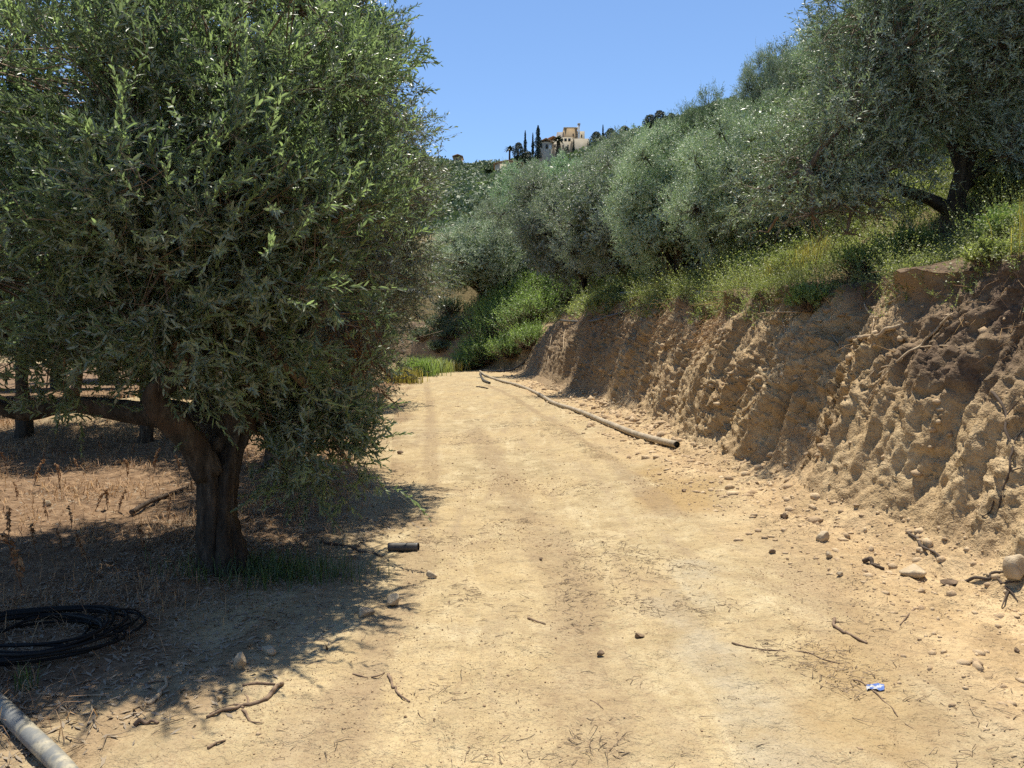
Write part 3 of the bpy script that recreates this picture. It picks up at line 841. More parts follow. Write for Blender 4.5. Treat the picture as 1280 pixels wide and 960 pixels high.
def olive(x, y, kind, rz, sc, label, group=None, dz=-0.05, top=None, wide=1.0):
    """top: height in the photo (its row of pixels) that the crown reaches from the road"""
    p = protos[kind]
    if top is not None:
        k_ = (at(640, top, y)[2] - gz(x, y) - dz) / TOPS[kind]
        sc = (k_ * wide, k_ * wide, k_)
    loc = (x, y, gz(x, y) + dz)
    if not used[kind]:
        used[kind] = True; o = p; o.location = loc; o.rotation_euler = (0, 0, rz); o.scale = sc if isinstance(sc, tuple) else (sc,) * 3
    else:
        o = copy_tree(p, loc, rz, sc)
    tag(o, label, 'olive tree', group)
    return o
G1 = 'olive trees in the orchard left of the road'
G2 = 'olive trees on the hillside right of the road'
olive(-5.9, 12.2, 3, 0.3, (.6, .6, .95), 'olive tree whose short trunk shows beneath the nearest tree, by the sandy heap', G1)
olive(-8.0, 12.4, 3, 1.3, (.6, .6, .95), 'olive tree with a dark trunk at the left picture edge beside the sandy heap', G1)
for q, (x, y, k, s) in enumerate([(-5.3, 19.5, 3, 1.0), (-9.5, 20.5, 3, 1.1), (-13, 16, 3, 1.0), (-6.6, 24, 0, 1.0), (-10.5, 25, 2, 1.05), (-15, 21, 0, 1.1), (-8, 31, 0, 1.0), (-12, 34, 1, 1.1), (-18, 30, 2, 1.2), (-11, 41, 2, 1.1), (-22, 42, 0, 1.2)]):
    olive(x, y, k, q * 1.7, s, 'olive tree deep in the orchard, hidden behind the nearest left trees', G1)
olive(5.05, 15.4, 2, 0.8, 1, 'sunlit olive tree just left of the large dark one on the bank', G2, top=145, wide=.9, dz=-.45)
olive(4.35, 19.2, 1, 2.2, 1, 'bushy olive tree in the middle of the bank top, right of the pipes', G2, top=168, wide=.95, dz=-.5)
olive(3.75, 24.5, 0, 4.0, 1, 'bushy olive tree hanging low over the far end of the bank top', G2, top=182, wide=.95, dz=-.5)
olive(7.3, 21.5, 2, 3.0, 1, 'olive tree uphill behind the sunlit one on the bank', G2, top=125, wide=.8)
olive(8.5, 25, 1, 5.0, 1, 'round dark olive tree highest on the right skyline', G2, top=62, wide=.52)
olive(7.5, 29.5, 0, 1.0, 1, 'olive tree on the skyline, next left of the round dark one', G2, top=124, wide=.62)
olive(5.3, 31.5, 2, 2.5, 1, 'silvery olive tree behind the low hanging tree at the far bank top', G2, top=170, wide=.72)
olive(6.6, 38, 1, 0.4, 1, 'silvery olive tree on the skyline right of the villa', G2, top=184, wide=.9)
olive(3.5, 38.5, 2, 1.9, 1, 'silvery olive tree upslope of the bare brown earth', G2, top=205, wide=.9)
olive(9.2, 35, 0, 5.3, 1, 'olive tree on the skyline beneath the umbrella pines', G2, top=160, wide=.8)
olive(5.0, 48, 0, 3.4, 1, 'silvery olive tree below the villa, right of the dark forked one', G2, top=203)
olive(2.2, 53, 3, 1.5, 1, 'tall olive tree with a dark visible trunk below the villa', G2, top=202, wide=.9)
olive(-2.0, 50, 3, 0.7, 1, 'rounded grey olive tree standing alone at the end of the road', G2, top=280, wide=1.12)
olive(-.9, 57, 0, 2.9, 1, 'olive tree half hidden behind the rounded grey one', G2, top=240, wide=.9)
for q, (x, y, k, s, tp) in enumerate([(8.5, 46, 2, 1, 174), (12, 41, 1, 1, 135), (6.5, 57, 0, 1, 190), (10.5, 54, 2, 1, 172), (13, 31, 0, 1.1, None), (11.5, 25, 2, .8, None), (9.6, 18.5, 1, .8, None), (9.5, 14, 0, .9, None), (13.5, 15, 0, 1.1, None)]):
    olive(x, y, k, q * 2.1, s, 'olive tree further up the slope, partly hidden by the nearer crowns', G2, top=tp, wide=.95)

# ------------------------------------------------------------------ woods and houses on the far hill
def leaf_cloud(mb, C, Rr, n, size, rng, tint, squash=0.8):
    """leaf clumps through the outer shell of a far crown"""
    d = unit(rng.normal(size=(n, 3)))
    d[:, 2] = np.abs(d[:, 2]) * 1.1 - 0.35
    lob = 1 + 0.30 * vnoise(d[:, 0] * 2.2 + C[0], d[:, 1] * 2.2 + C[1], d[:, 2] * 2.2, 5)
    P = np.asarray(C) + d * (Rr * lob * rng.uniform(0.65, 1.05, n))[:, None] * np.array([1, 1, squash])
    quads(mb, P, unit(d + rng.normal(0, 0.6, (n, 3))), size * rng.uniform(0.6, 1.4, n), rng, np.clip(tint + rng.normal(0, .16, n), 0, 1))
def quads(mb, P, Nn, sz, rng, tint, aspect=0.6, mat=0):
    n = len(P)
    U = unit(np.cross(Nn, rng.normal(size=(n, 3)))); V = np.cross(Nn, U)
    U = U * np.asarray(sz)[:, None] * .5; V = V * np.asarray(sz)[:, None] * .5 * aspect
    vv = np.stack([P - U, P + V + U * .1, P + U, P - V - U * .1], 1)
    b = (np.arange(n) * 4)[:, None]
    mb.add(vv.reshape(-1, 3), np.concatenate([b, b + 1, b + 2, b + 3], 1), None, mat, tint)

rng = np.random.default_rng(5)
mb = MB(); n = 0
while n < 1000:
    y = rng.uniform(84, 318); a = rng.uniform(-0.30, 0.42) if n < 560 else rng.uniform(-.2, .02)
    x = a * y
    if -0.035 < a < 0.1 and 200 < y < 262: continue
    r = rng.uniform(1.8, 4.4) * (0.8 if y > 290 else 1)
    leaf_cloud(mb, (x, y, float(hill_z(x, y)) + r * .45), r, int(190 + 40 * r), 0.62 + 0.0012 * y, rng, rng.uniform(0.05, 0.95))
    n += 1
tag(mb.build('hillside_woods', M_leaf_wood), 'dense mixed scrub and trees covering the far hill', 'woods', kind='stuff')

M_wall = simple_mat('pale_render', (0.38, 0.32, 0.23), (0.50, 0.43, 0.32), 0.6, 0.9)
M_ochre = simple_mat('ochre_render', (0.36, 0.25, 0.14), (0.44, 0.31, 0.18), 0.6, 0.9)
M_greywall = simple_mat('grey_render', (0.33, 0.30, 0.27), (0.42, 0.38, 0.34), 0.6, 0.9)
M_cream = simple_mat('cream_render', (0.50, 0.42, 0.31), (0.60, 0.51, 0.39), 0.6, 0.9)
M_tile = simple_mat('terracotta_tiles', (0.30, 0.16, 0.09), (0.42, 0.27, 0.17), 2.0, 0.9)
M_glass = simple_mat('dark_window_glass', (0.02, 0.022, 0.026), (0.04, 0.045, 0.05), 1, 0.15)
M_white = simple_mat('white_paint', (0.72, 0.70, 0.66), (0.80, 0.78, 0.74), 1, 0.6)

def box(mb, x0, x1, y0, y1, z0, z1):
    v = [(x0, y0, z0), (x1, y0, z0), (x1, y1, z0), (x0, y1, z0), (x0, y0, z1), (x1, y0, z1), (x1, y1, z1), (x0, y1, z1)]
    mb.add(v, [(0, 3, 2, 1), (4, 5, 6, 7), (0, 1, 5, 4), (1, 2, 6, 5), (2, 3, 7, 6), (3, 0, 4, 7)])
def gable(mb, x0, x1, y0, y1, z0, zp, xp=None, t=0.25, e=0.5):
    xp = (x0 + x1) / 2 if xp is None else xp
    x0 -= e; x1 += e; y0 -= e; y1 += e
    v = [(x0, y0, z0), (xp, y0, zp), (x1, y0, z0), (x0, y1, z0), (xp, y1, zp), (x1, y1, z0)]
    v += [(a, b, c + t) for a, b, c in v]
    mb.add(v, [(0, 1, 4, 3), (1, 2, 5, 4), (6, 9, 10, 7), (7, 10, 11, 8), (0, 6, 7, 1), (1, 7, 8, 2), (3, 4, 10, 9), (4, 5, 11, 10), (0, 3, 9, 6), (2, 8, 11, 5)])
KP = 250 / 950
HO = at(714, 200, 250)
villa = tag(empty('villa', tuple(HO)), 'large pale stone villa with a square tower and chimney on the hilltop', 'house')
def hb_(name, mat, px0, px1, py0, py1, y0, y1, parent=villa, O=(714, 200)):
    mb = MB(); box(mb, (px0 - O[0]) * KP, (px1 - O[0]) * KP, y0, y1, (O[1] - py1) * KP, (O[1] - py0) * KP)
    return mb.build(name, mat, parent)
hb_('wall', M_greywall, 697, 706, 163, 200, 3, 10)['label'] = 'grey left side of the tower'
hb_('wall', M_ochre, 705.5, 722, 159.6, 200, 2.0, 10.5)['label'] = 'ochre tower front'
hb_('wall', M_wall, 721.5, 731.5, 162, 200, 3, 10)
w_ = hb_('wall', M_wall, 715.5, 735, 176, 226, -2, 2.0); w_['label'] = 'blank lower wall of the terrace'
w2 = hb_('wall', M_wall, 699, 715.4, 173, 226, -0.5, 2.5)
for px0 in (700.5, 705.2, 710.0):
    hb_('arch_shade', M_glass, px0, px0 + 3.1, 174.2, 178.0, -0.56, 0.4)  # dark panels stand in for the shade inside the open arches
w3 = hb_('wall', M_wall, 690.5, 699.5, 178, 226, -1.2, 3)
w4 = hb_('wall', M_cream, 674.5, 690, 182.5, 226, -3, 4)
mb = MB(); gable(mb, (674.5 - 714) * KP, (690 - 714) * KP, -3, 4, (200 - 182.6) * KP, (200 - 177.3) * KP); mb.build('roof', M_tile, villa)
mb = MB(); box(mb, (673.5 - 714) * KP, (691 - 714) * KP, -2.9, 3.9, (200 - 182.4) * KP, (200 - 180.8) * KP); mb.build('wall', M_cream, villa)
mb = MB(); gable(mb, (687 - 714) * KP, (697.5 - 714) * KP, 2, 8, (200 - 173) * KP, (200 - 169.8) * KP); mb.build('roof', M_tile, villa)['label'] = 'small dark tiled pergola roof'
hb_('wall', M_wall, 689, 696, 173, 200, 3, 7)
c_ = hb_('chimney', M_white, 722.6, 725.0, 156, 186, 1.2, 2.2)
hb_('chimney_cap', M_greywall, 722.2, 725.4, 154, 156, 1.1, 2.3)
mb = MB(); z_ = (200 - 159.6) * KP; box(mb, (705 - 714) * KP, (722.6 - 714) * KP, 1.7, 10.8, z_, z_ + .35); mb.build('parapet', M_wall, villa)
for (a, b_, c1, c2, yf) in ((676, 677.8, 183.5, 188, -3.08), (682, 685, 184, 189, -3.08), (693, 694.6, 182, 186, -1.28), (703, 704.6, 182, 187, -.58), (709, 710.6, 182, 187, -.58), (725, 728, 187, 191, -2.08), (716.2, 717.6, 166, 169.5, 1.9), (727, 728.5, 166, 170, 2.9), (700, 701.5, 167, 170.5, 2.9)):
    hb_('window', M_glass, a, b_, c1, c2, yf, yf + .3)
hb_('door', M_white, 686.3, 688.6, 185, 191.4, -3.08, -2.7)
# the lower house
HO2 = at(637, 218, 240)
KP = 240 / 950
cot = tag(empty('house', tuple(HO2)), 'low cream house with a shallow tiled gable roof and shaded porch below the villa', 'house')
O2 = (637, 218)
hb_('wall', M_cream, 619, 641, 205.5, 232, 0, 8, cot, O2)
hb_('wall', M_cream, 641, 655, 206, 232, 2.4, 8, cot, O2)['label'] = 'recessed porch wall'
mb = MB(); gable(mb, (619 - 637) * KP, (655 - 637) * KP, 0, 8, (218 - 205.8) * KP, (218 - 201.5) * KP, (634 - 637) * KP); mb.build('roof', M_tile, cot)
mb = MB(); x0, xp, x1 = (619 - 637) * KP, (634 - 637) * KP, (655 - 637) * KP
zA, zB = (218 - 205.8) * KP, (218 - 201.5) * KP
mb.add([(x0, .02, zA), (x1, .02, zA), (xp, .02, zB), (x0, .3, zA), (x1, .3, zA), (xp, .3, zB)], None, [(0, 1, 2), (3, 5, 4)]); mb.build('gable_wall', M_cream, cot)
for (a, b_) in ((627, 629.8),): hb_('window', M_glass, a, b_, 208.2, 213.4, -.08, .2, cot, O2)
hb_('doorway', M_glass, 643, 646.5, 208.6, 214.5, 2.3, 2.6, cot, O2)
for a in (647, 651, 654.6): hb_('porch_post', M_cream, a, a + .8, 206, 215, 0.1, .35, cot, O2)
hb_('balcony', M_white, 622, 645, 215.4, 217.2, -1.6, 0.0, cot, O2)
hb_('railing', M_greywall, 622, 641, 213.2, 215.3, -1.6, -1.5, cot, O2)
# a distant tiled house on the left shoulder
KP = 300 / 950
HO3 = at(572, 200, 300)
far = tag(empty('house', tuple(HO3)), 'tiny house with a rust red roof among the trees of the far left ridge', 'house')
O3 = (572, 200)
hb_('wall', M_ochre, 567, 577, 196, 212, 0, 6, far, O3)
mb = MB(); gable(mb, -5 * KP, 5 * KP, 0, 6, 4 * KP, 6.3 * KP); mb.build('roof', M_tile, far)
hb_('window', M_glass, 570, 571.5, 197.4, 200, -.08, .2, far, O3)

# trees round the villa
def conifer(name, label, cat, px, py_top, py_base, wpx, d, shape='spire', tint=0.3, group=None, seed=0):
    rng = np.random.default_rng(seed + int(px))
    k = d / 950
    base = at(px, py_base, d); h = (py_base - py_top) * k; w = wpx * k
    root = tag(empty(name, tuple(base)), label, cat, group)
    mb = MB(); tube(mb, [(0, 0, -3), (0, 0, h * .3), (0.02 * h, 0, h * .92)], [.03 * h + .08, .025 * h + .06, .02], 8, 3, .1, seed)
    if shape == 'umbrella':
        for q in range(6):
            a = q * 1.05; tube(mb, [(0, 0, h * .55), (math.cos(a) * w * .3, math.sin(a) * w * .3, h * .8)], [.12, .04], 5, 2)
    mb.build('trunk', M_bark, root, smooth=True)
    n = int(700 + 60 * w * h)
    n = min(n, 2600)
    if shape == 'spire':
        t = rng.uniform(0.02, 1, n); prof = (1 - t) ** 0.75 * (0.55 + .45 * np.minimum(1, t * 6)) * (1 + .25 * np.sin(t * h * 2.3 + rng.uniform(0, 6)))
    elif shape == 'loose':
        t = rng.uniform(0.1, 1, n); prof = (0.4 + 0.6 * np.abs(np.sin(t * 9 + seed))) * np.minimum(1, (1.05 - t) * 2.5)
    elif shape == 'umbrella':
        t = rng.uniform(0.55, 1.0, n); prof = np.sqrt(np.clip(1 - ((t - .72) / .30) ** 2, 0, 1))
    else:
        t = rng.uniform(0.0, 1.0, n); prof = np.sqrt(np.clip(1 - ((t - .45) / .56) ** 2, 0, 1))
    a = rng.uniform(0, 6.283, n)
    rr = w * .5 * prof * np.sqrt(rng.uniform(.25, 1, n)) * (1 + .3 * vnoise(np.cos(a) * 2, np.sin(a) * 2, t * 5, seed + 3))
    P = np.stack([np.cos(a) * rr, np.sin(a) * rr, t * h], 1)
    mb = MB(); quads(mb, P, unit(np.stack([np.cos(a), np.sin(a), .4 + 0 * a], 1) + rng.normal(0, .5, (n, 3))), rng.uniform(.5, 1.2, n) * (0.055 * w + .28 * (d / 250)), rng, np.clip(tint + rng.normal(0, .2, n), 0, 1))
    mb.build('crown', M_leaf_conifer, root)
    return root
CG = 'conifers round the villa'
conifer('cypress', 'slender dark cypress left of the villa, standing alone against the sky', 'cypress', 656.5, 164, 196, 6.5, 243, 'spire', .35)
conifer('cypress', 'thin cypress close behind the tall loose conifer', 'cypress', 666, 167, 194, 5, 246, 'spire', .35)
conifer('conifer', 'tallest conifer left of the villa, with loose tufted whorls', 'conifer', 672.5, 158, 202, 10, 239, 'loose', .25)
conifer('tree', 'round dark tree between the lower house and the cypress', 'tree', 648, 179, 200, 14, 236, 'round', .1)
conifer('tree', 'small bushy tree right behind the lower house roof', 'tree', 660, 190, 206, 14, 236, 'round', .5)
conifer('tree', 'bushy evergreen against the middle of the villa terrace wall', 'tree', 708, 184, 204, 9, 240, 'round', .5)
conifer('cypress', 'pointed evergreen at the corner of the villa terrace', 'cypress', 717, 175, 203, 6, 243, 'spire', .6)
conifer('tree', 'dark shrub in front of the villa left wing roof', 'tree', 698, 177, 202, 7, 240, 'round', .3)
conifer('pine', 'dark domed pine next to the villa right wall', 'pine', 745, 166, 196, 20, 215, 'round', .1)
conifer('cypress', 'short dark cypress spire rising out of the domed pines', 'cypress', 753.5, 157, 190, 6, 222, 'spire', .1)
conifer('pine', 'middle domed pine on the ridge right of the villa', 'pine', 763, 162, 196, 20, 210, 'round', .15)
conifer('pine', 'rightmost domed pine on the ridge, above the silvery olives', 'pine', 780, 159, 198, 22, 205, 'round', .2)
conifer('umbrella_pine', 'wispy umbrella pine, leftmost of three on the right skyline', 'pine', 812, 145, 176, 18, 130, 'umbrella', .5)
conifer('umbrella_pine', 'tallest umbrella pine, middle of three on the right skyline', 'pine', 824, 140, 178, 17, 125, 'umbrella', .25)
conifer('umbrella_pine', 'small umbrella pine, rightmost of three on the right skyline', 'pine', 838, 143, 178, 13, 128, 'umbrella', .25)
def palm(px, py_top, py_base, d, label):
    k = d / 950; base = at(px, py_base, d); h = (py_base - py_top) * k
    root = tag(empty('palm', tuple(base)), label, 'palm')
    mb = MB(); tube(mb, [(0, 0, -2), (0, 0, h * .5), (.1, 0, h * .85)], [.35, .28, .25], 8, 3, .1, 3); mb.build('trunk', M_bark, root)
    mb = MB()
    for q in range(22):
        a = q * 2.4; e = 0.9 - q * .06
        pts = [np.array((.1, 0, h * .85))]
        for s_ in range(1, 5):
            t = s_ / 4
            pts.append(pts[0] + np.array((math.cos(a) * math.cos(e), math.sin(a) * math.cos(e), math.sin(e))) * t * 2.2 + np.array((0, 0, -0.9 * t * t)))
        V = []
        for s_, p in enumerate(pts):
            wv = np.array((-math.sin(a), math.cos(a), 0)) * (.28, .42, .36, .24, .03)[s_]
            V += [p - wv, p + wv]
        mb.add(V, [(2 * z, 2 * z + 1, 2 * z + 3, 2 * z + 2) for z in range(4)], None, 0, .5)
    mb.build('frond', M_leaf_conifer, root)['kind'] = 'stuff'
palm(637, 184, 200, 246, 'small palm standing behind the lower house roof')
palm(697, 172, 190, 238, 'small palm in front of the villa beside the left wing')

# ------------------------------------------------------------------ bank top plants
def grid_pick(c0, c1, n, rng, wfun):
    c1 = min(c1, NC - 1)
    Pc = Pv[:-1, c0:c1]; d1 = Pv[1:, c0:c1] - Pc; d2 = Pv[:-1, c0 + 1:c1 + 1] - Pc
    area = np.linalg.norm(np.cross(d1, d2), axis=-1)
    w = area * wfun(Pc[..., 0], Pc[..., 1], off[:-1, c0:c1])
    w = np.maximum(w, 0).ravel(); w /= w.sum()
    k = rng.choice(w.size, n, p=w)
    u = rng.uniform(size=(n, 2))
    return Pc.reshape(-1, 3)[k] + d1.reshape(-1, 3)[k] * u[:, :1] + d2.reshape(-1, 3)[k] * u[:, 1:]

rng = np.random.default_rng(77)
def wf(x, y, o):
    p = 0.35 + 0.65 * sstep(-0.25, 0.3, fbm(x * 0.9, y * 0.9, None, 3, 201))
    p = p * (1 - np.exp(-(((y - 6.9) / .45) ** 2 + ((o - 0.2) / .45) ** 2)))
    return p * sstep(2.5, 3.5, y) * sstep(48, 40, y) * np.minimum(1, 9 / np.maximum(y, 3)) ** 1.2 * sstep(-0.42, 0.1, o + .3 * fbm(y * 1.3, x * 0 + 3, None, 3, 207)) * sstep(9, 5, o)
P = grid_pick(490, 650, 68000, rng, wf)
sc = np.clip(P[:, 1] / 9, 0.7, 2.2)
D = np.stack([rng.normal(-.25, .45, len(P)), rng.normal(-.1, .45, len(P)), np.ones(len(P))], 1)
mb = MB()
hs = 0.40 + 0.95 * sstep(-.25, .45, fbm(P[:, 0] * 1.6, P[:, 1] * 1.6, None, 3, 203))
for lo, hi, lsz in ((0, 12, .024), (12, 22, .045), (22, 60, .08)):
    m_ = (P[:, 1] >= lo) & (P[:, 1] < hi)
    if m_.any():
        shoots(mb, P[m_], D[m_], (rng.uniform(.14, .42, m_.sum()) * hs[m_] * (1 if lo < 12 else 1.25)), 13, lsz, lsz * .55, rng, ang=60, stem_mat=0, stem_r=.0016, bend=.35,
               tint=np.clip(.5 + .5 * fbm(P[m_, 0] * .8, P[m_, 1] * .8, None, 3, 202) + rng.normal(0, .15, m_.sum()), 0, 1))
tag(mb.build('bank_weeds', M_leaf_weed), 'low tangle of fresh green weeds covering the top of the bank', 'weeds', kind='stuff')

def blades(mb, P, h, w, rng, lean=0.4, tint=None, segs=2):
    n = len(P)
    a = rng.uniform(0, 6.283, n)
    d = np.stack([np.cos(a), np.sin(a), 0 * a], 1); s_ = np.stack([-np.sin(a), np.cos(a), 0 * a], 1)
    ln = rng.uniform(.1, 1, n)[:, None] * lean
    h = np.broadcast_to(h, (n,))[:, None]; w = np.broadcast_to(w, (n,))[:, None]
    p1 = P + np.array([0, 0, 1.0]) * h * .55 + d * h * ln * .35
    p2 = P + np.array([0, 0, 1.0]) * h * (1 - .35 * ln) + d * h * ln
    V = np.stack([P - s_ * w, P + s_ * w, p1 + s_ * w * .8, p1 - s_ * w * .8, p2 + s_ * w * .12, p2 - s_ * w * .12], 1)
    b = (np.arange(n) * 6)[:, None]
    Q = np.stack([np.concatenate([b, b + 1, b + 2, b + 3], 1), np.concatenate([b + 3, b + 2, b + 4, b + 5], 1)], 1).reshape(-1, 4)
    if tint is None: tint = rng.uniform(0, 1, n)
    mb.add(V, Q, None, 0, np.repeat(tint, 2))
def wy(x, y, o):
    return sstep(0.1, .6, fbm(x * .7 + 9, y * .7, None, 3, 211)) * sstep(3, 4, y) * sstep(46, 40, y) * np.minimum(1, 9 / np.maximum(y, 3)) * sstep(-.1, .5, o) * sstep(9, 6, o)
P = grid_pick(535, 650, 22000, rng, wy)
mb = MB(); blades(mb, P, rng.uniform(.15, .5, len(P)), .004 * np.clip(P[:, 1] / 8, 1, 4), rng, .7)
tag(mb.build('tall_grass', M_leaf_yellow), 'patches of yellowing tall grass under the hillside trees', 'grass', kind='stuff')

P = grid_pick(470, 556, 3200, rng, lambda x, y, o: (.25 + .75 * sstep(-.7, -.15, o)) * sstep(3, 4, y) * sstep(40, 30, y) * np.minimum(1, 8 / np.maximum(y, 3)) * (.15 + sstep(-.1, .4, fbm(y * 1.7, x * 0, None, 3, 215))))
n_ = len(P); l_ = rng.uniform(.06, .45, n_) * np.clip(P[:, 1] / 9, .8, 1.8)
D = unit(np.stack([rng.normal(-.35, .35, n_), rng.normal(-.1, .45, n_), rng.normal(-.75, .45, n_)], 1))
mb = MB(); thin_tubes(mb, P, P + D * l_[:, None], .0035 * np.clip(P[:, 1] / 9, .8, 2), .0012, 0, .14, rng, tint=np.repeat(rng.uniform(.2, 1, n_), 6))
tag(mb.build('hanging_roots', M_straw), 'fringe of fine roots and dry stems hanging over the lip of the cut bank', 'hanging roots', kind='stuff')

# dry straw and leaf litter over the orchard floor
def wl_(x, y, o):
    lx_ = left_x(y)
    return sstep(-0.15, 0.8, lx_ - x + .35 * fbm(x * 2, y * 2, None, 3, 221)) * sstep(1.2, 2, y) * np.minimum(1, 6 / np.maximum(y, 2)) ** 1.3 * sstep(-16, -11, x) * (1 - .85 * np.exp(-(((x + 6.8) / 1.8) ** 2 + ((y - 14.3) / 1.3) ** 2))) * (.15 + .85 * sstep(-.2, .35, fbm(x * 1.1, y * 1.1, None, 3, 222)))
P = grid_pick(20, 240, 46000, rng, wl_)
mb = MB(); blades(mb, P, rng.uniform(.03, .16, len(P)), .0022 * np.clip(P[:, 1] / 5, 1, 3), rng, 1.9)
tag(mb.build('dry_grass', M_straw), 'dry straw lying over the shaded orchard floor', 'dry grass', kind='stuff')
P = np.concatenate([grid_pick(60, 260, 15000, rng, lambda x, y, o: wl_(x, y, o) * sstep(14, 8, y)),
                    grid_pick(150, 250, 6000, rng, lambda x, y, o: sstep(-.5, .2, left_x(y) - x + .5 * fbm(x * 2, y * 2, None, 3, 224)) * sstep(1.5, 2.2, y) * sstep(9, 5, y) * sstep(-4, -2.6, x))])
mb = MB(); quads(mb, P + np.array([0, 0, .006]), unit(rng.normal(0, .35, (len(P), 3)) + np.array([0, 0, 1])), rng.uniform(.025, .065, len(P)), rng, rng.uniform(0, 1, len(P)), .25)
P2 = P[rng.integers(0, len(P), 1800)] + np.array([0, 0, .008])
a = rng.uniform(0, 6.28, len(P2)); l_ = rng.uniform(.03, .16, len(P2))
thin_tubes(mb, P2, P2 + np.stack([np.cos(a) * l_, np.sin(a) * l_, rng.uniform(0, .15, len(P2)) * l_], 1), .003, .0012, 0, .08, rng)
tag(mb.build('leaf_litter', M_litter), 'fallen olive leaves and twig scraps scattered beneath the nearest tree', 'leaf litter', kind='stuff')
# scraps of root and straw trodden into the road
def wr(x, y, o):
    return sstep(1.8, 2.3, y) * sstep(40, 25, y) * np.minimum(1, 5 / np.maximum(y, 2)) ** 1.1 * (.03 + sstep(0.05, .5, fbm(x * 1.3, y * 1.3, None, 4, 231)) ** 2)
P = grid_pick(190, 366, 4200, rng, wr) + np.array([0, 0, .004])
a = rng.normal(0, .9, len(P)); l_ = rng.uniform(.012, .10, len(P)) ** 1.0
mb = MB(); thin_tubes(mb, P, P + np.stack([np.cos(a) * l_, np.sin(a) * l_, rng.uniform(-.02, .12, len(P)) * l_], 1), .0022, .001, 0, .12, rng, tint=np.repeat(rng.uniform(0, .8, len(P)), 6))
tag(mb.build('twig_scraps', M_litter), 'tiny scraps of root and twig trodden into the pale road clay', 'twig scraps', kind='stuff')

# crumbs of clay along the foot of the bank and over the road
ico = bmesh.new(); bmesh.ops.create_icosphere(ico, subdivisions=1, radius=1)
IV = np.array([v.co[:] for v in ico.verts]); IF = np.array([[v.index for v in f.verts] for f in ico.faces]); ico.free()
ico = bmesh.new(); bmesh.ops.create_icosphere(ico, subdivisions=3, radius=1)
IV3 = np.array([v.co[:] for v in ico.verts]); IF3 = np.array([[v.index for v in f.verts] for f in ico.faces]); ico.free()
M_clod = simple_mat('clay_clod', (0.30, 0.20, 0.115), (0.56, 0.42, 0.26), 5, 0.95, 0.01, 40, use_tint=True)
def wc(x, y, o):
    u = (x - left_x(y)) / (toe_x(y) - left_x(y))
    return (sstep(.74, .97, u + .06 * fbm(x * 2, y * 2, None, 3, 241)) * 6 + .012) * sstep(2, 3, y) * sstep(45, 30, y) * np.minimum(1, 6 / np.maximum(y, 3)) ** 1.2
P = np.concatenate([grid_pick(190, 372, 4200, rng, wc), grid_pick(368, 400, 2600, rng, lambda x, y, o: sstep(2.5, 3, y) * sstep(30, 20, y) * np.minimum(1, 6 / np.maximum(y, 3))), grid_pick(400, 530, 2200, rng, lambda x, y, o: sstep(2.5, 3, y) * sstep(30, 20, y) * np.minimum(1, 6 / np.maximum(y, 3)) * (.2 + sstep(0, .5, fbm(x * 2, y * 2, None, 3, 245))))])
sz = np.minimum(.003 + .010 * rng.exponential(.65, len(P)) ** 1.4, .055) * np.clip(P[:, 1] / 8, .7, 2)
V = IV[None] * sz[:, None, None] * rng.uniform(.5, 1.4, (len(P), 1, 3)) * np.array([1, 1, .75]) * (1 + rng.uniform(-.34, .34, (len(P), len(IV), 1))) + (P - np.array([0, 0, 1]) * sz[:, None] * .05)[:, None]
mb = MB(); mb.add(V.reshape(-1, 3), None, (IF[None] + (np.arange(len(P)) * len(IV))[:, None, None]).reshape(-1, 3), 0, np.repeat(rng.uniform(0, 1, len(P)), len(IF)))
P = grid_pick(190, 372, 15000, rng, lambda x, y, o: sstep(1.9, 2.4, y) * sstep(13, 8, y) * np.minimum(1, 4 / np.maximum(y, 2)) * (.10 + sstep(-.05, .45, fbm(x * 1.1 + 3, y * .8, None, 4, 247))))
sz = (.0016 + .0022 * rng.exponential(.6, len(P))) * np.clip(P[:, 1] / 5, .8, 2)
V = IV[None] * sz[:, None, None] * rng.uniform(.6, 1.4, (len(P), 1, 3)) * (1 + rng.uniform(-.3, .3, (len(P), len(IV), 1))) + P[:, None]
m2 = MB(); m2.add(V.reshape(-1, 3), None, (IF[None] + (np.arange(len(P)) * len(IV))[:, None, None]).reshape(-1, 3), 0, np.repeat(rng.uniform(-.6, .8, len(P)), len(IF)))
tag(m2.build('grit', M_clod), 'fine grit and crumbs strewn over the near road', 'grit', kind='stuff')
tag(mb.build('rubble', M_clod), 'loose clay crumbs fallen along the foot of the cut bank', 'rubble', kind='stuff')

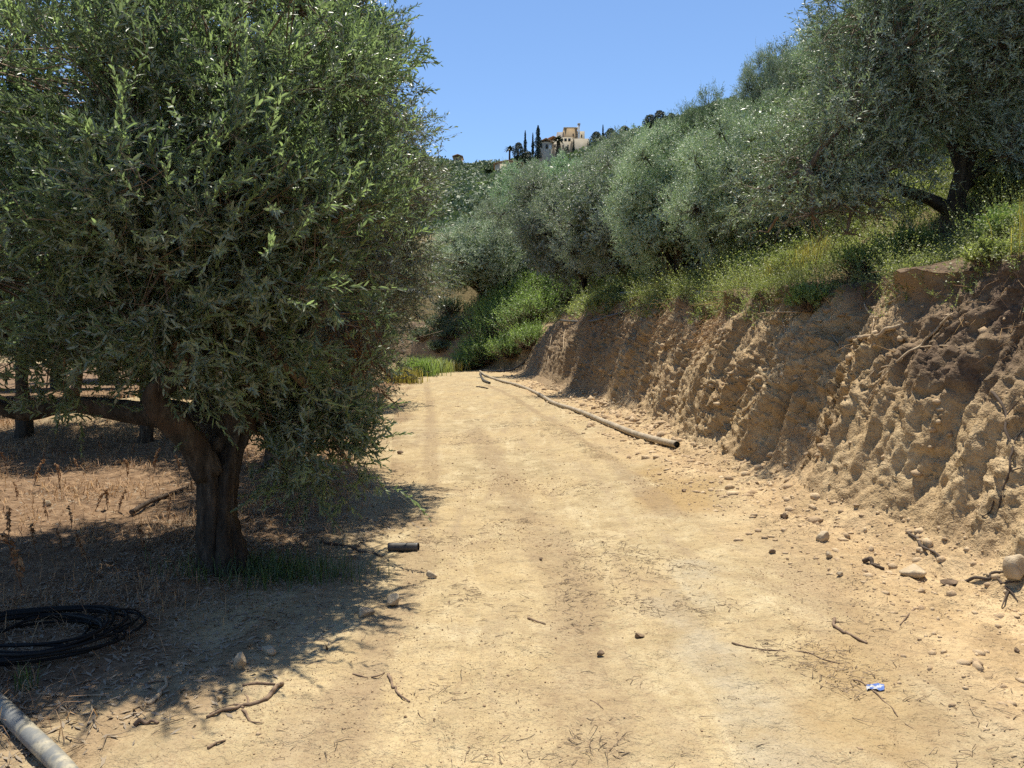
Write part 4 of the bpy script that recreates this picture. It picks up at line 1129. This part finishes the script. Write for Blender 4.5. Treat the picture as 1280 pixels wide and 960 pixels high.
# ------------------------------------------------------------------ shrubs
def shrub(px, py, rpx, label, mat, seed, name='shrub', cat='shrub', n=170, leaf=(.05, .022), nl=13, group=None, flat=.75):
    rng = np.random.default_rng(seed)
    p = on(px, py); y = p[1]; r = rpx * (1.7 if group is None and mat is M_leaf_shrub else 1) / 950 * y
    root = tag(empty(name, tuple(p)), label, cat, group)
    ls = max(1.0, y / 20)
    d = unit(rng.normal(size=(n, 3))); d[:, 2] = np.abs(d[:, 2])
    cl = unit(rng.normal(size=(14, 3))); cl[:, 2] = np.abs(cl[:, 2])
    d = unit(d + .7 * cl[rng.integers(0, 14, n)])
    P = d * (r * rng.uniform(.35, .95, n))[:, None] * np.array([1, 1, flat]) * (1 + .3 * vnoise(d[:, 0] * 2 + seed, d[:, 1] * 2, d[:, 2] * 2, 3))[:, None]
    mb = MB(); thin_tubes(mb, np.zeros((n, 3)) + rng.normal(0, r * .12, (n, 3)) * np.array([1, 1, 0]) - np.array([0, 0, .05]), P, .008 * ls, .003 * ls, 0, .08, rng)
    mb.build('stem', M_twig, root)['kind'] = 'stuff'
    mb = MB(); shoots(mb, P, unit(d + np.array([0, 0, .7]) + rng.normal(0, .3, (n, 3))), r * rng.uniform(.25, .5, n), nl, leaf[0] * ls, leaf[1] * ls, rng, tint=rng.uniform(.1, .9, n), ang=52)
    mb.build('foliage', mat, root)
    return root
SG = 'green shrubs at the far end of the bank'
for q, (px, py, r, lab) in enumerate([(587, 462, 17, 'low round green shrub at the end of the long pipe'),
        (612, 452, 22, 'green shrub just above the far end of the long pipe'), (640, 447, 20, 'green shrub touching the start of the clay bank'),
        (618, 428, 26, 'bright green shrub in the middle of the shrubby slope'), (648, 420, 26, 'bluish green shrub above the start of the clay bank'),
        (672, 402, 26, 'green shrub growing over the bank lip, left of the hanging hose'), (650, 392, 26, 'bright green shrub high on the shrubby slope'),
        (682, 378, 26, 'pale green shrub below the bare brown earth'), (712, 380, 24, 'feathery green shrub on the lip above the hanging hose'),
        (742, 372, 24, 'pale feathery shrub left of the pale pipes on the bank top'), (612, 402, 20, 'yellow green shrub beneath the rounded grey olive'),
        (700, 362, 22, 'small dark green shrub at the upper edge of the shrubby slope'), (598, 448, 18, 'dense green shrub between the road end and the shrubby slope'), (663, 436, 20, 'shrub climbing the clay bank where it begins'), (632, 408, 24, 'tallest bright shrub, beside the trunk of the rounded grey olive')]):
    shrub(px, py, r, lab, M_leaf_shrub, 300 + q, n=430)
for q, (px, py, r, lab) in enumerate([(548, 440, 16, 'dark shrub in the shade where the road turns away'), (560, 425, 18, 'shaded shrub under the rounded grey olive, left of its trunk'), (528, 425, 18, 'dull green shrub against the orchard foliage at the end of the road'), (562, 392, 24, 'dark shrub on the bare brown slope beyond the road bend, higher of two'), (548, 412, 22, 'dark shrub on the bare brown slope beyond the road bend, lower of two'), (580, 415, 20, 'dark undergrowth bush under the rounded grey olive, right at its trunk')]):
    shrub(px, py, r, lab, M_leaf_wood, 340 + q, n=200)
for q, (px, py, r, lab) in enumerate([(830, 352, 20, 'leafy yellow green bush beneath the low hanging olives'), (862, 345, 22, 'bright lime green bush in the gap between the bank top olives'), (1150, 262, 30, 'sunlit yellow bush left of the leaning forked trunk'), (1255, 250, 34, 'sunlit yellow bush right of the leaning forked trunk')]):
    shrub(px, py, r, lab, M_leaf_weed, 360 + q, n=260, leaf=(.055, .03))
for q, (px, py, r, mt, lab) in enumerate([(905, 345, 26, M_leaf_weed, 'feathery pale bush on the bank top right of the pipes'), (945, 352, 24, M_leaf_shrub, 'green bush at the bank lip above the fine roots'), (985, 345, 30, M_leaf_weed, 'broad sunlit bush on the grassy slope, left of the tree shade'),
        (1015, 385, 20, M_leaf_shrub, 'dark green bush spilling over the lip above the shaded bay'), (1085, 345, 28, M_leaf_shrub, 'green bush in the shade below the large dark olive'), (1140, 318, 24, M_leaf_shrub, 'shaded bush just below the leaning forked trunk'),
        (1235, 330, 30, M_leaf_weed, 'sunny weed bush on the lip at the right picture edge'), (1262, 300, 26, M_leaf_shrub, 'green bush right of the big trunk at the picture edge'), (800, 362, 18, M_leaf_shrub, 'small green bush between the two pale pipes and the olives'), (960, 312, 22, M_leaf_weed, 'yellow green bush under the hanging left limb of the large olive')]):
    shrub(px, py, r, lab, mt, 400 + q, n=330, leaf=(.032, .017), nl=15)
# sucker shoots and grass about the first trunk
p = b0
P = np.stack([p[0] + .35 + rng.normal(0, .30, 900), p[1] - .05 + rng.normal(0, .16, 900), np.zeros(900)], 1)
P[:, 2] = [gz(a_, b_) for a_, b_ in P[:, :2]]
mb = MB(); blades(mb, P, rng.uniform(.06, .2, 900), .003, rng, .8)
M_grass = leaf_mat('shade_grass', (0.045, 0.075, 0.022), (0.11, 0.16, 0.05), (0.09, 0.12, 0.05), .3, .5)
tag(mb.build('grass', M_grass), 'soft green grass at the foot of the nearest trunk', 'grass', kind='stuff')
def tuft(px, py, wpx, h, n, mat, label, seed, cat='grass tuft', group=None, w=.004):
    rng = np.random.default_rng(seed)
    c_ = on(px, py); r = wpx / 950 * c_[1] * .5
    P = np.stack([c_[0] + rng.normal(0, r * .5, n), c_[1] + rng.normal(0, r * .5, n), np.zeros(n)], 1)
    P[:, 2] = [gz(a_, b_) for a_, b_ in P[:, :2]]
    mb = MB(); blades(mb, P - c_, rng.uniform(.5, 1, n) * h, w * max(1, c_[1] / 9), rng, .7)
    o = mb.build('grass_tuft', mat); o.location = c_
    return tag(o, label, cat, group)
tuft(524, 470, 44, 1.25, 900, M_leaf_shrub, 'tall green grass tuft in the middle of the road end', 1)
tuft(562, 464, 34, .75, 520, M_leaf_yellow, 'yellow flowering grass tuft beside the road end', 2)
tuft(503, 478, 40, .8, 650, M_leaf_yellow, 'yellow dry grass tuft at the left road edge by the orchard foliage', 3)
tuft(540, 466, 40, 1.0, 800, M_leaf_weed, 'pale green grass tuft behind the tall tuft at the road end', 4)
tuft(36, 862, 26, .16, 22, M_grass, 'few green blades standing above the muddy pipe', 5, w=.003)

# dead stalks standing in the orchard
M_stalk = simple_mat('dead_stalk', (0.11, 0.055, 0.028), (0.24, 0.13, 0.07), 9, .9)
def stalk_proto(seed):
    rng = np.random.default_rng(seed)
    root = empty('dead_stalk')
    mb = MB(); tube(mb, [(0, 0, -.03), (.02, 0, .12), (.05, .02, .26)], [.005, .004, .002], 6, 3, .1, seed); mb.build('stem', M_stalk, root)
    mb = MB(); n = 55; t = rng.uniform(.15, 1, n) ** .8; a = rng.uniform(0, 6.28, n)
    Pp = np.stack([np.cos(a) * .012 + .055 * t ** 2, np.sin(a) * .012 + .02 * t, t * .28], 1)
    quads(mb, Pp, unit(rng.normal(size=(n, 3))), rng.uniform(.02, .05, n), rng, rng.uniform(0, .6, n), .5); mb.build('seed_head', M_straw, root)
    return root
sp_ = [stalk_proto(1), stalk_proto(2)]; first = [True, True]
for q, (px, py, s_) in enumerate([(28, 735, 1.4), (10, 675, 1.0), (78, 690, .9), (135, 637, 1.1), (148, 640, 1.1), (118, 640, .9), (192, 590, 1.0), (75, 610, 1.2), (42, 607, 1.1), (98, 590, .9), (60, 650, .8), (160, 600, .9), (210, 650, .9), (180, 690, .8), (22, 625, .9), (110, 705, .9), (225, 590, .8), (128, 575, .9), (55, 580, .9), (10, 590, 1.0), (165, 570, .9), (240, 620, .8), (90, 660, .8), (45, 690, .9)]):
    loc = on(px, py); k = q % 2
    if first[k]: o = sp_[k]; o.location = loc; o.scale = (s_,) * 3; first[k] = False
    else: o = copy_tree(sp_[k], loc, q * 1.3, s_ * rnd.uniform(.7, 1.1))
    o.rotation_euler = (rnd.gauss(0, .14), rnd.gauss(0, .14), rnd.uniform(0, 6.28))
    tag(o, 'brown dead weed stalk standing in the orchard floor', 'dead stalk', 'dead stalks in the orchard')

# ------------------------------------------------------------------ rocks
M_rock = simple_mat('pale_rock', (0.32, 0.24, 0.15), (0.52, 0.42, 0.29), 8, .9, .008, 50)
M_rockd = simple_mat('brown_rock', (0.13, 0.085, 0.05), (0.26, 0.18, 0.115), 8, .9, .008, 50)
def rock(px, py, wpx, hpx, label, seed, mat=None, deep=.8):
    rng = np.random.default_rng(seed)
    c_ = on(px, py); k = c_[1] / 950
    V = IV3.copy()
    for _ in range(9):
        nn = unit(rng.normal(size=3)); dd = rng.uniform(.38, .75)
        o_ = V @ nn - dd; V = V - np.where(o_ > 0, o_, 0)[:, None] * nn
    V = V * (1 + .035 * fbm(V[:, 0] * 4 + seed, V[:, 1] * 4, V[:, 2] * 4, 3, seed))[:, None]
    V = V / np.abs(V).max(0)
    V = V * np.array([wpx * k * .5, wpx * k * .5 * deep, hpx * k * .6])
    a = rng.uniform(-.5, .5); V[:, :2] = V[:, :2] @ np.array([[math.cos(a), math.sin(a)], [-math.sin(a), math.cos(a)]])
    mb = MB(); mb.add(V + np.array([0, 0, hpx * k * .38]), None, IF3)
    o = mb.build('rock', mat or M_rock); o.location = c_
    return tag(o, label, 'rock')
for q, a in enumerate([(493, 757, 19, 16, 'blocky pale rock on the road left of centre, sunlit on top', 0), (457, 770, 25, 14, 'wide flat rock at the edge of the tree shade', 0),
        (539, 723, 15, 10, 'small tan rock nearest the short black pipe', 0), (335, 818, 24, 14, 'rounded pale stone at the shade edge above the forked stick', 0), (300, 836, 16, 22, 'upright pale stone at the left shade edge', 0),
        (1028, 676, 17, 16, 'pale round rock below the bank, standing apart on the road edge', 0), (1142, 718, 38, 13, 'long flat pale slab lying at the foot of the bank', 0), (1186, 730, 22, 8, 'thin brown slab beside the dark branch', 1),
        (1272, 720, 34, 30, 'large pale boulder cut by the right picture edge', 0), (799, 797, 15, 7, 'dark brown flat stone in the middle of the road', 1), (751, 820, 10, 8, 'small dark stone left of the flat dark one', 1),
        (676, 700, 6, 4, 'tiny dark stone in the road centre', 1), (965, 692, 9, 6, 'small brown stone on the road below the shaded bay', 1), (980, 648, 12, 7, 'brown clod at the foot of the shaded bay', 1), (1050, 720, 9, 6, 'small tan stone left of the dark splintered stick', 0),
        (500, 568, 9, 5, 'reddish stone on the left road edge by the orchard foliage', 1), (1037, 697, 11, 8, 'tan stone below the pale round rock', 0), (345, 700, 12, 8, 'stone half in shade right of the first trunk', 0),
        (855, 615, 8, 5, 'small stone on the damp orange patch', 1), (1270, 815, 8, 6, 'dark stone on the road near the right picture edge', 1), (60, 632, 12, 7, 'pale stone in the sunny orchard floor at left', 0)]):
    rock(*a[:5], 500 + q, M_rockd if a[5] else M_rock)

# ------------------------------------------------------------------ sticks, roots and branches
M_stick = simple_mat('dry_stick', (0.11, 0.070, 0.045), (0.27, 0.185, 0.12), 18, .9, .004, 80)
M_root = simple_mat('pale_root', (0.30, 0.21, 0.125), (0.47, 0.36, 0.23), 12, .9, .004, 60)
M_dark = simple_mat('dark_branch', (0.040, 0.027, 0.020), (0.11, 0.078, 0.055), 14, .9, .004, 60)
def stick(name, label, cat, pts, rpx, mat, side=(), lift=0.5, group=None, sag=False, seed=0):
    """a stick through points seen on the terrain; side branches are twigs of the same stick"""
    def path(pp, r0):
        P = [hit(px, py) for px, py in pp]
        Q_ = [P[0]]
        for a_, b_ in zip(P[:-1], P[1:]):
            Q_.append((a_ + b_) / 2 + np.array([rnd.gauss(0, 1), rnd.gauss(0, 1), abs(rnd.gauss(0, .6))]) * min(r0 * 1.1, .02)); Q_.append(b_)
        P = Q_
        return [q_ + np.array([0, 0, r0 * lift]) for q_ in P]
    c_ = on(*pts[len(pts) // 2]); k = c_[1] / 950
    r0 = rpx * k * .5
    mb = MB(); P = path(pts, r0)
    tube(mb, [q_ - c_ for q_ in P], np.linspace(r0, r0 * .55, len(P)), 9, 5, .42, seed + len(label), freq=.7 / r0)
    for sp__ in side:
        P = path(sp__, r0 * .6)
        tube(mb, [q_ - c_ for q_ in P], np.linspace(r0 * .6, r0 * .25, len(P)), 6, 4, .25, seed + 3, freq=.6 / r0)
    o = mb.build(name, mat, smooth=True); o.location = c_
    return tag(o, label, cat, group)
stick('stick', 'thick forked stick lying at lower left of the road', 'stick', [(353, 856), (335, 873), (312, 882), (300, 884), (278, 889), (258, 898)], 6, M_stick, [[(304, 886), (290, 882), (262, 893)], [(303, 888), (312, 902), (328, 905)], [(310, 882), (306, 869)]])
stick('stick', 'short curved stick just above the forked stick', 'stick', [(303, 858), (322, 855), (344, 856)], 4.5, M_stick)
stick('stick', 'kinked dark stick bent like a boomerang in the lower left of the road', 'stick', [(485, 844), (491, 860), (495, 864), (512, 878)], 4, M_stick)
stick('stick', 'thin twig, left of the pair above the kinked stick', 'stick', [(441, 843), (460, 848)], 2.4, M_stick)
stick('stick', 'thin twig, right of the pair above the kinked stick', 'stick', [(464, 847), (481, 841)], 2.4, M_stick)
stick('stick', 'curved bark strip lying on the right of the road', 'stick', [(1043, 774), (1042, 782), (1054, 791), (1070, 798), (1084, 805)], 4.5, M_stick)
stick('root', 'long wavy root lying across the right of the road', 'root', [(915, 804), (950, 812), (1000, 815), (1025, 823), (1050, 830)], 2.4, M_stick)
stick('root', 'thin root beside the blue and white scrap', 'root', [(1066, 850), (1086, 860), (1102, 874), (1115, 885), (1122, 896)], 2.2, M_stick)
stick('stick', 'straight twig pointing up beside the curved bark strip', 'stick', [(1143, 762), (1125, 782)], 3, M_stick)
stick('stick', 'dark splintered stick at the foot of the bank left of the flat slab', 'stick', [(1079, 703), (1090, 706), (1105, 712)], 6, M_dark, [[(1088, 706), (1100, 707)]])
stick('branch', 'dark branch leaning on the crumbs above the flat slab', 'branch', [(1136, 668), (1152, 684), (1178, 700)], 4.5, M_dark, [[(1172, 696), (1178, 708)]])
stick('branch', 'tangled dark branch on the road by the right picture edge', 'branch', [(1180, 729), (1210, 727), (1237, 725), (1252, 716), (1272, 712)], 5, M_dark, [[(1245, 722), (1258, 736), (1268, 744)], [(1262, 738), (1252, 760)], [(1250, 730), (1275, 728)], [(1258, 735), (1272, 752)]])
stick('branch', 'long dark branch hanging down the bank at the right picture edge', 'branch', [(1240, 490), (1258, 520), (1266, 560), (1262, 590), (1248, 640)], 4, M_dark, [[(1258, 520), (1275, 500)], [(1266, 560), (1278, 540)], [(1250, 625), (1270, 610)], [(1252, 610), (1238, 640), (1225, 648)], [(1248, 640), (1262, 648)], [(1262, 590), (1279, 585)]])
stick('stick', 'short dark stick at lower left, left of the forked stick', 'stick', [(168, 908), (183, 905), (198, 905)], 6, M_stick)
stick('stick', 'small crooked stick below the forked stick', 'stick', [(260, 936), (270, 930), (282, 926)], 4, M_stick)
stick('stick', 'pale broken stick at the shade edge near the lower left', 'stick', [(185, 882), (200, 868), (208, 858), (213, 848)], 6, M_root)
stick('stick', 'long thin pale stick crossing the litter at lower left', 'stick', [(45, 868), (90, 872), (140, 870)], 2.5, M_root, [[(75, 885), (100, 872)]])
stick('stick', 'straight stick under the nearest tree at lower left', 'stick', [(150, 855), (180, 856), (205, 852)], 3, M_stick)
stick('branch', 'dark broken branch leaning over the orchard floor left of the first trunk', 'branch', [(165, 645), (195, 628), (235, 612)], 7, M_dark, lift=1.2)
stick('branch', 'bare branch lying between the first trunk and the short black pipe', 'branch', [(400, 678), (425, 682), (450, 690), (478, 697)], 4, M_dark, [[(440, 687), (452, 678)], [(430, 684), (420, 690)]])
stick('stick', 'short splinter lying on the road centre', 'stick', [(660, 773), (682, 781)], 3, M_stick)
stick('stick', 'thin dark twig low in the middle of the road', 'stick', [(738, 876), (754, 887)], 2.4, M_stick)
stick('stick', 'small stick on the far road left of the pipe end', 'stick', [(596, 484), (610, 486)], 2.4, M_dark)
# roots out of the cut face
stick('root', 'stout pale root stub sticking out of the cut face below the big tree', 'root', [(1062, 428), (1075, 427), (1098, 425), (1118, 415), (1135, 408)], 7, M_root, lift=1.5)
stick('root', 'long pale root crossing the cut face and fraying downhill', 'root', [(1190, 396), (1168, 418), (1150, 436), (1120, 456), (1096, 472), (1078, 486)], 4, M_root, [[(1120, 456), (1098, 462), (1084, 476)], [(1128, 450), (1105, 475), (1092, 492)], [(1150, 436), (1180, 434), (1200, 437)], [(1110, 466), (1090, 492), (1082, 506)]], lift=1.5)
RG = 'fine roots hanging from the cut bank'
for q, pp in enumerate([[(985, 385), (978, 400), (982, 420)], [(1005, 392), (970, 392), (948, 394)], [(1080, 380), (1092, 400), (1088, 430)], [(1100, 385), (1120, 375), (1135, 360)], [(1040, 420), (1050, 435), (1030, 450)], [(935, 490), (920, 505), (905, 512)], [(960, 492), (935, 512), (912, 520)],
        [(945, 500), (930, 515), (922, 520)], [(1075, 520), (1085, 505), (1095, 488)], [(715, 400), (706, 415), (704, 440)], [(704, 390), (690, 420), (684, 460)], [(755, 470), (748, 480), (742, 485)], [(660, 452), (655, 458), (642, 466)], [(880, 470), (868, 482), (860, 500)], [(1150, 470), (1140, 490), (1145, 510)]]):
    stick('root', 'fine pale root dangling from the cut face of the bank', 'root', pp, 2.2 if pp[0][0] > 800 else 1.1, M_root, lift=1.5, group=RG, seed=q)

# ------------------------------------------------------------------ pipes and hoses
def pipe_mat(name, c1, c2, band=None):
    m, nt, b = new_mat(name); N = NT(nt)
    p = N.pos(obj=True)
    f = N.ramp(N.noise(5, 6, p, .7), [(.35, 0.0), (.62, 1.0)])
    c_ = N.mix(f, c1, c2)
    c_ = N.mix(N.ramp(N.noise(70, 4, p, .7), [(.5, 0.0), (.65, .6)]), c_, tuple(q * .5 for q in c1))
    if band:
        c_ = N.mix(N.ramp(N.noise(3.3, 3, N.pos(2.2, 2.2, .2, obj=True), .6), [(.48, 0.0), (.58, .85)]), c_, band)
    N.link(c_, b.inputs['Base Color']); b.inputs['Roughness'].default_value = .62
    N.link(N.bump(N.noise(40, 4, p), .6, .004), b.inputs['Normal'])
    return m
M_pipe = pipe_mat('dusty_pipe', (0.22, 0.175, 0.12), (0.44, 0.35, 0.235))
M_mud = pipe_mat('muddy_pipe', (0.27, 0.24, 0.17), (0.38, 0.335, 0.245), (0.14, 0.145, 0.145))
M_black = simple_mat('black_plastic', (0.006, 0.006, 0.006), (0.014, 0.013, 0.012), 8, .65, 0, spec=.2)
M_bdust = simple_mat('dusty_black_plastic', (0.035, 0.033, 0.032), (0.10, 0.088, 0.075), 9, .5)
M_greyp = pipe_mat('weathered_grey_pipe', (0.30, 0.28, 0.25), (0.50, 0.47, 0.42))
def pipe(name, label, cat, pts, rad, mat, hollow=True, sides=16, raw=None, lift=1.0, mouth=None):
    P = raw if raw is not None else [hit(*q_) + np.array([0, 0, rad * lift]) for q_ in pts]
    P = [np.asarray(q_, float) for q_ in P]
    c_ = P[len(P) // 2].copy()
    root = tag(empty(name, tuple(c_)), label, cat)
    mb = MB(); tube(mb, [q_ - c_ for q_ in P], [rad] * len(P), sides, 8, .02, 3, cap=not hollow, freq=3)
    mb.build('tube', mat, root, smooth=True)
    if hollow:
        for e, e1 in ((0, 1), (-1, -2)):
            d_ = P[e] - P[e1]; d_ = d_ / np.linalg.norm(d_)
            mb = MB(); a_ = P[e] - c_
            tube(mb, [a_ - d_ * .12, a_ - d_ * .01], [rad * .84, rad * .84], sides, 1)  # solid black plug stands in for the shade inside the hollow end
            mb.build('bore_shade', M_black, root)
            mb = MB(); tube(mb, [a_ - d_ * .015, a_, a_ + d_ * .001], [rad * 1.02, rad * 1.02, rad * .85], sides, 1, cap=False); mb.build('rim', mat, root)
    return root
pipe('water_pipe', 'long tan plastic water pipe snaking along the foot of the bank', 'pipe', [(846, 560), (800, 548), (762, 533), (722, 516), (692, 506), (674, 495), (650, 484), (628, 478), (608, 471), (600, 465)], .050, M_pipe)
pipe('hose', 'thin dark hose curving off the far end of the long tan pipe', 'hose', [(602, 464), (622, 465), (640, 463), (652, 456), (660, 448)], .05, M_bdust, False, 8)
pipe('hose', 'short dark hose loop at the far end of the long pipe', 'hose', [(600, 468), (604, 476), (612, 480)], .05, M_bdust, False, 8)
pipe('pipe_offcut', 'short black pipe offcut lying at the edge of the tree shade', 'pipe', [(486, 688), (523, 688)], .034, M_bdust, lift=.8)
pipe('water_pipe', 'mud stained grey pipe entering at the lower left corner', 'pipe', [(-60, 838), (0, 892), (38, 930), (74, 966), (100, 1000)], .037, M_mud)
pipe('irrigation_pipe', 'pale weathered pipe on the bank top, upper of the two left of the weeds', 'pipe', [(776, 371), (808, 369), (832, 366), (862, 361)], .05, M_greyp, lift=2)
pipe('irrigation_pipe', 'grey weathered pipe on the bank top, lower of the two', 'pipe', [(838, 374), (872, 371), (906, 374)], .04, M_greyp, lift=2)
pipe('hose', 'dark hose drooping over the bank face at its far end', 'hose', [(700, 403), (720, 405), (740, 405), (762, 399), (782, 394), (802, 388)], .045, M_bdust, False, 8, lift=2)
# coil of black hose in the shade
rng = np.random.default_rng(9)
cc = on(48, 800); cc[2] += .01
P = []
for q in range(9 * 16):
    t = q / 16; a = q / 16 * 6.283
    r = .34 + .20 * (.5 + .5 * math.sin(t * 2.1 + 1)) + .04 * math.sin(t * 5.1) + .035 * math.sin(a * 3 + t * 2)
    P.append((math.cos(a) * r * .88 + .05 * math.sin(t * 1.7), math.sin(a) * r * .7 + .05 * math.cos(t * 2.3), .002 + .007 * t + .010 * math.sin(a * 2 + t)))
root = tag(empty('hose_coil', tuple(cc)), 'coil of thin black irrigation hose in the shade at lower left', 'hose coil')
mb = MB(); tube(mb, P, [.0085] * len(P), 8, 2); mb.build('hose', M_black, root, smooth=True)
for a in (.6, 2.9):
    q0 = np.array((math.cos(a) * .44 * .88, math.sin(a) * .44 * .7, .04)); rd = np.array((math.cos(a), math.sin(a), 0))
    ring = [q0 + rd * math.cos(t_) * .13 + np.array((0, 0, math.sin(t_) * .05)) for t_ in np.linspace(0, 6.283, 13)]
    mb = MB(); tube(mb, ring, [.005] * 13, 6, 2, cap=False); mb.build('tie', M_black, root)

# a scrap of blue and white wrapper
c_ = on(1094, 861)
mb = MB(); gx, gy = np.meshgrid(np.linspace(-.042, .042, 12), np.linspace(-.026, .026, 8))
gzz = .010 + .010 * fbm(gx * 60, gy * 60, None, 3, 5)
nx_ = 12; i = np.arange(7)[:, None]; j = np.arange(11)[None]
for dz in (0, -.0012):
    Q = np.stack([i * nx_ + j, i * nx_ + j + 1, (i + 1) * nx_ + j + 1, (i + 1) * nx_ + j], -1).reshape(-1, 4)
    mb.add(np.stack([gx + gy * .4, gy * (1 + .2 * np.sin(gx * 90)), gzz + dz], -1), Q)
m, nt, b = new_mat('wrapper_film'); N = NT(nt)
N.link(N.ramp(N.noise(26, 2, N.pos(1, 1.6, 1, obj=True)), [(.47, (.42, .42, .43)), (.53, (.09, .15, .38))]), b.inputs['Base Color']); b.inputs['Roughness'].default_value = .3
o = mb.build('wrapper_scrap', m, smooth=True); o.location = c_
tag(o, 'crumpled blue and white wrapper scrap lying on the road at lower right', 'wrapper')
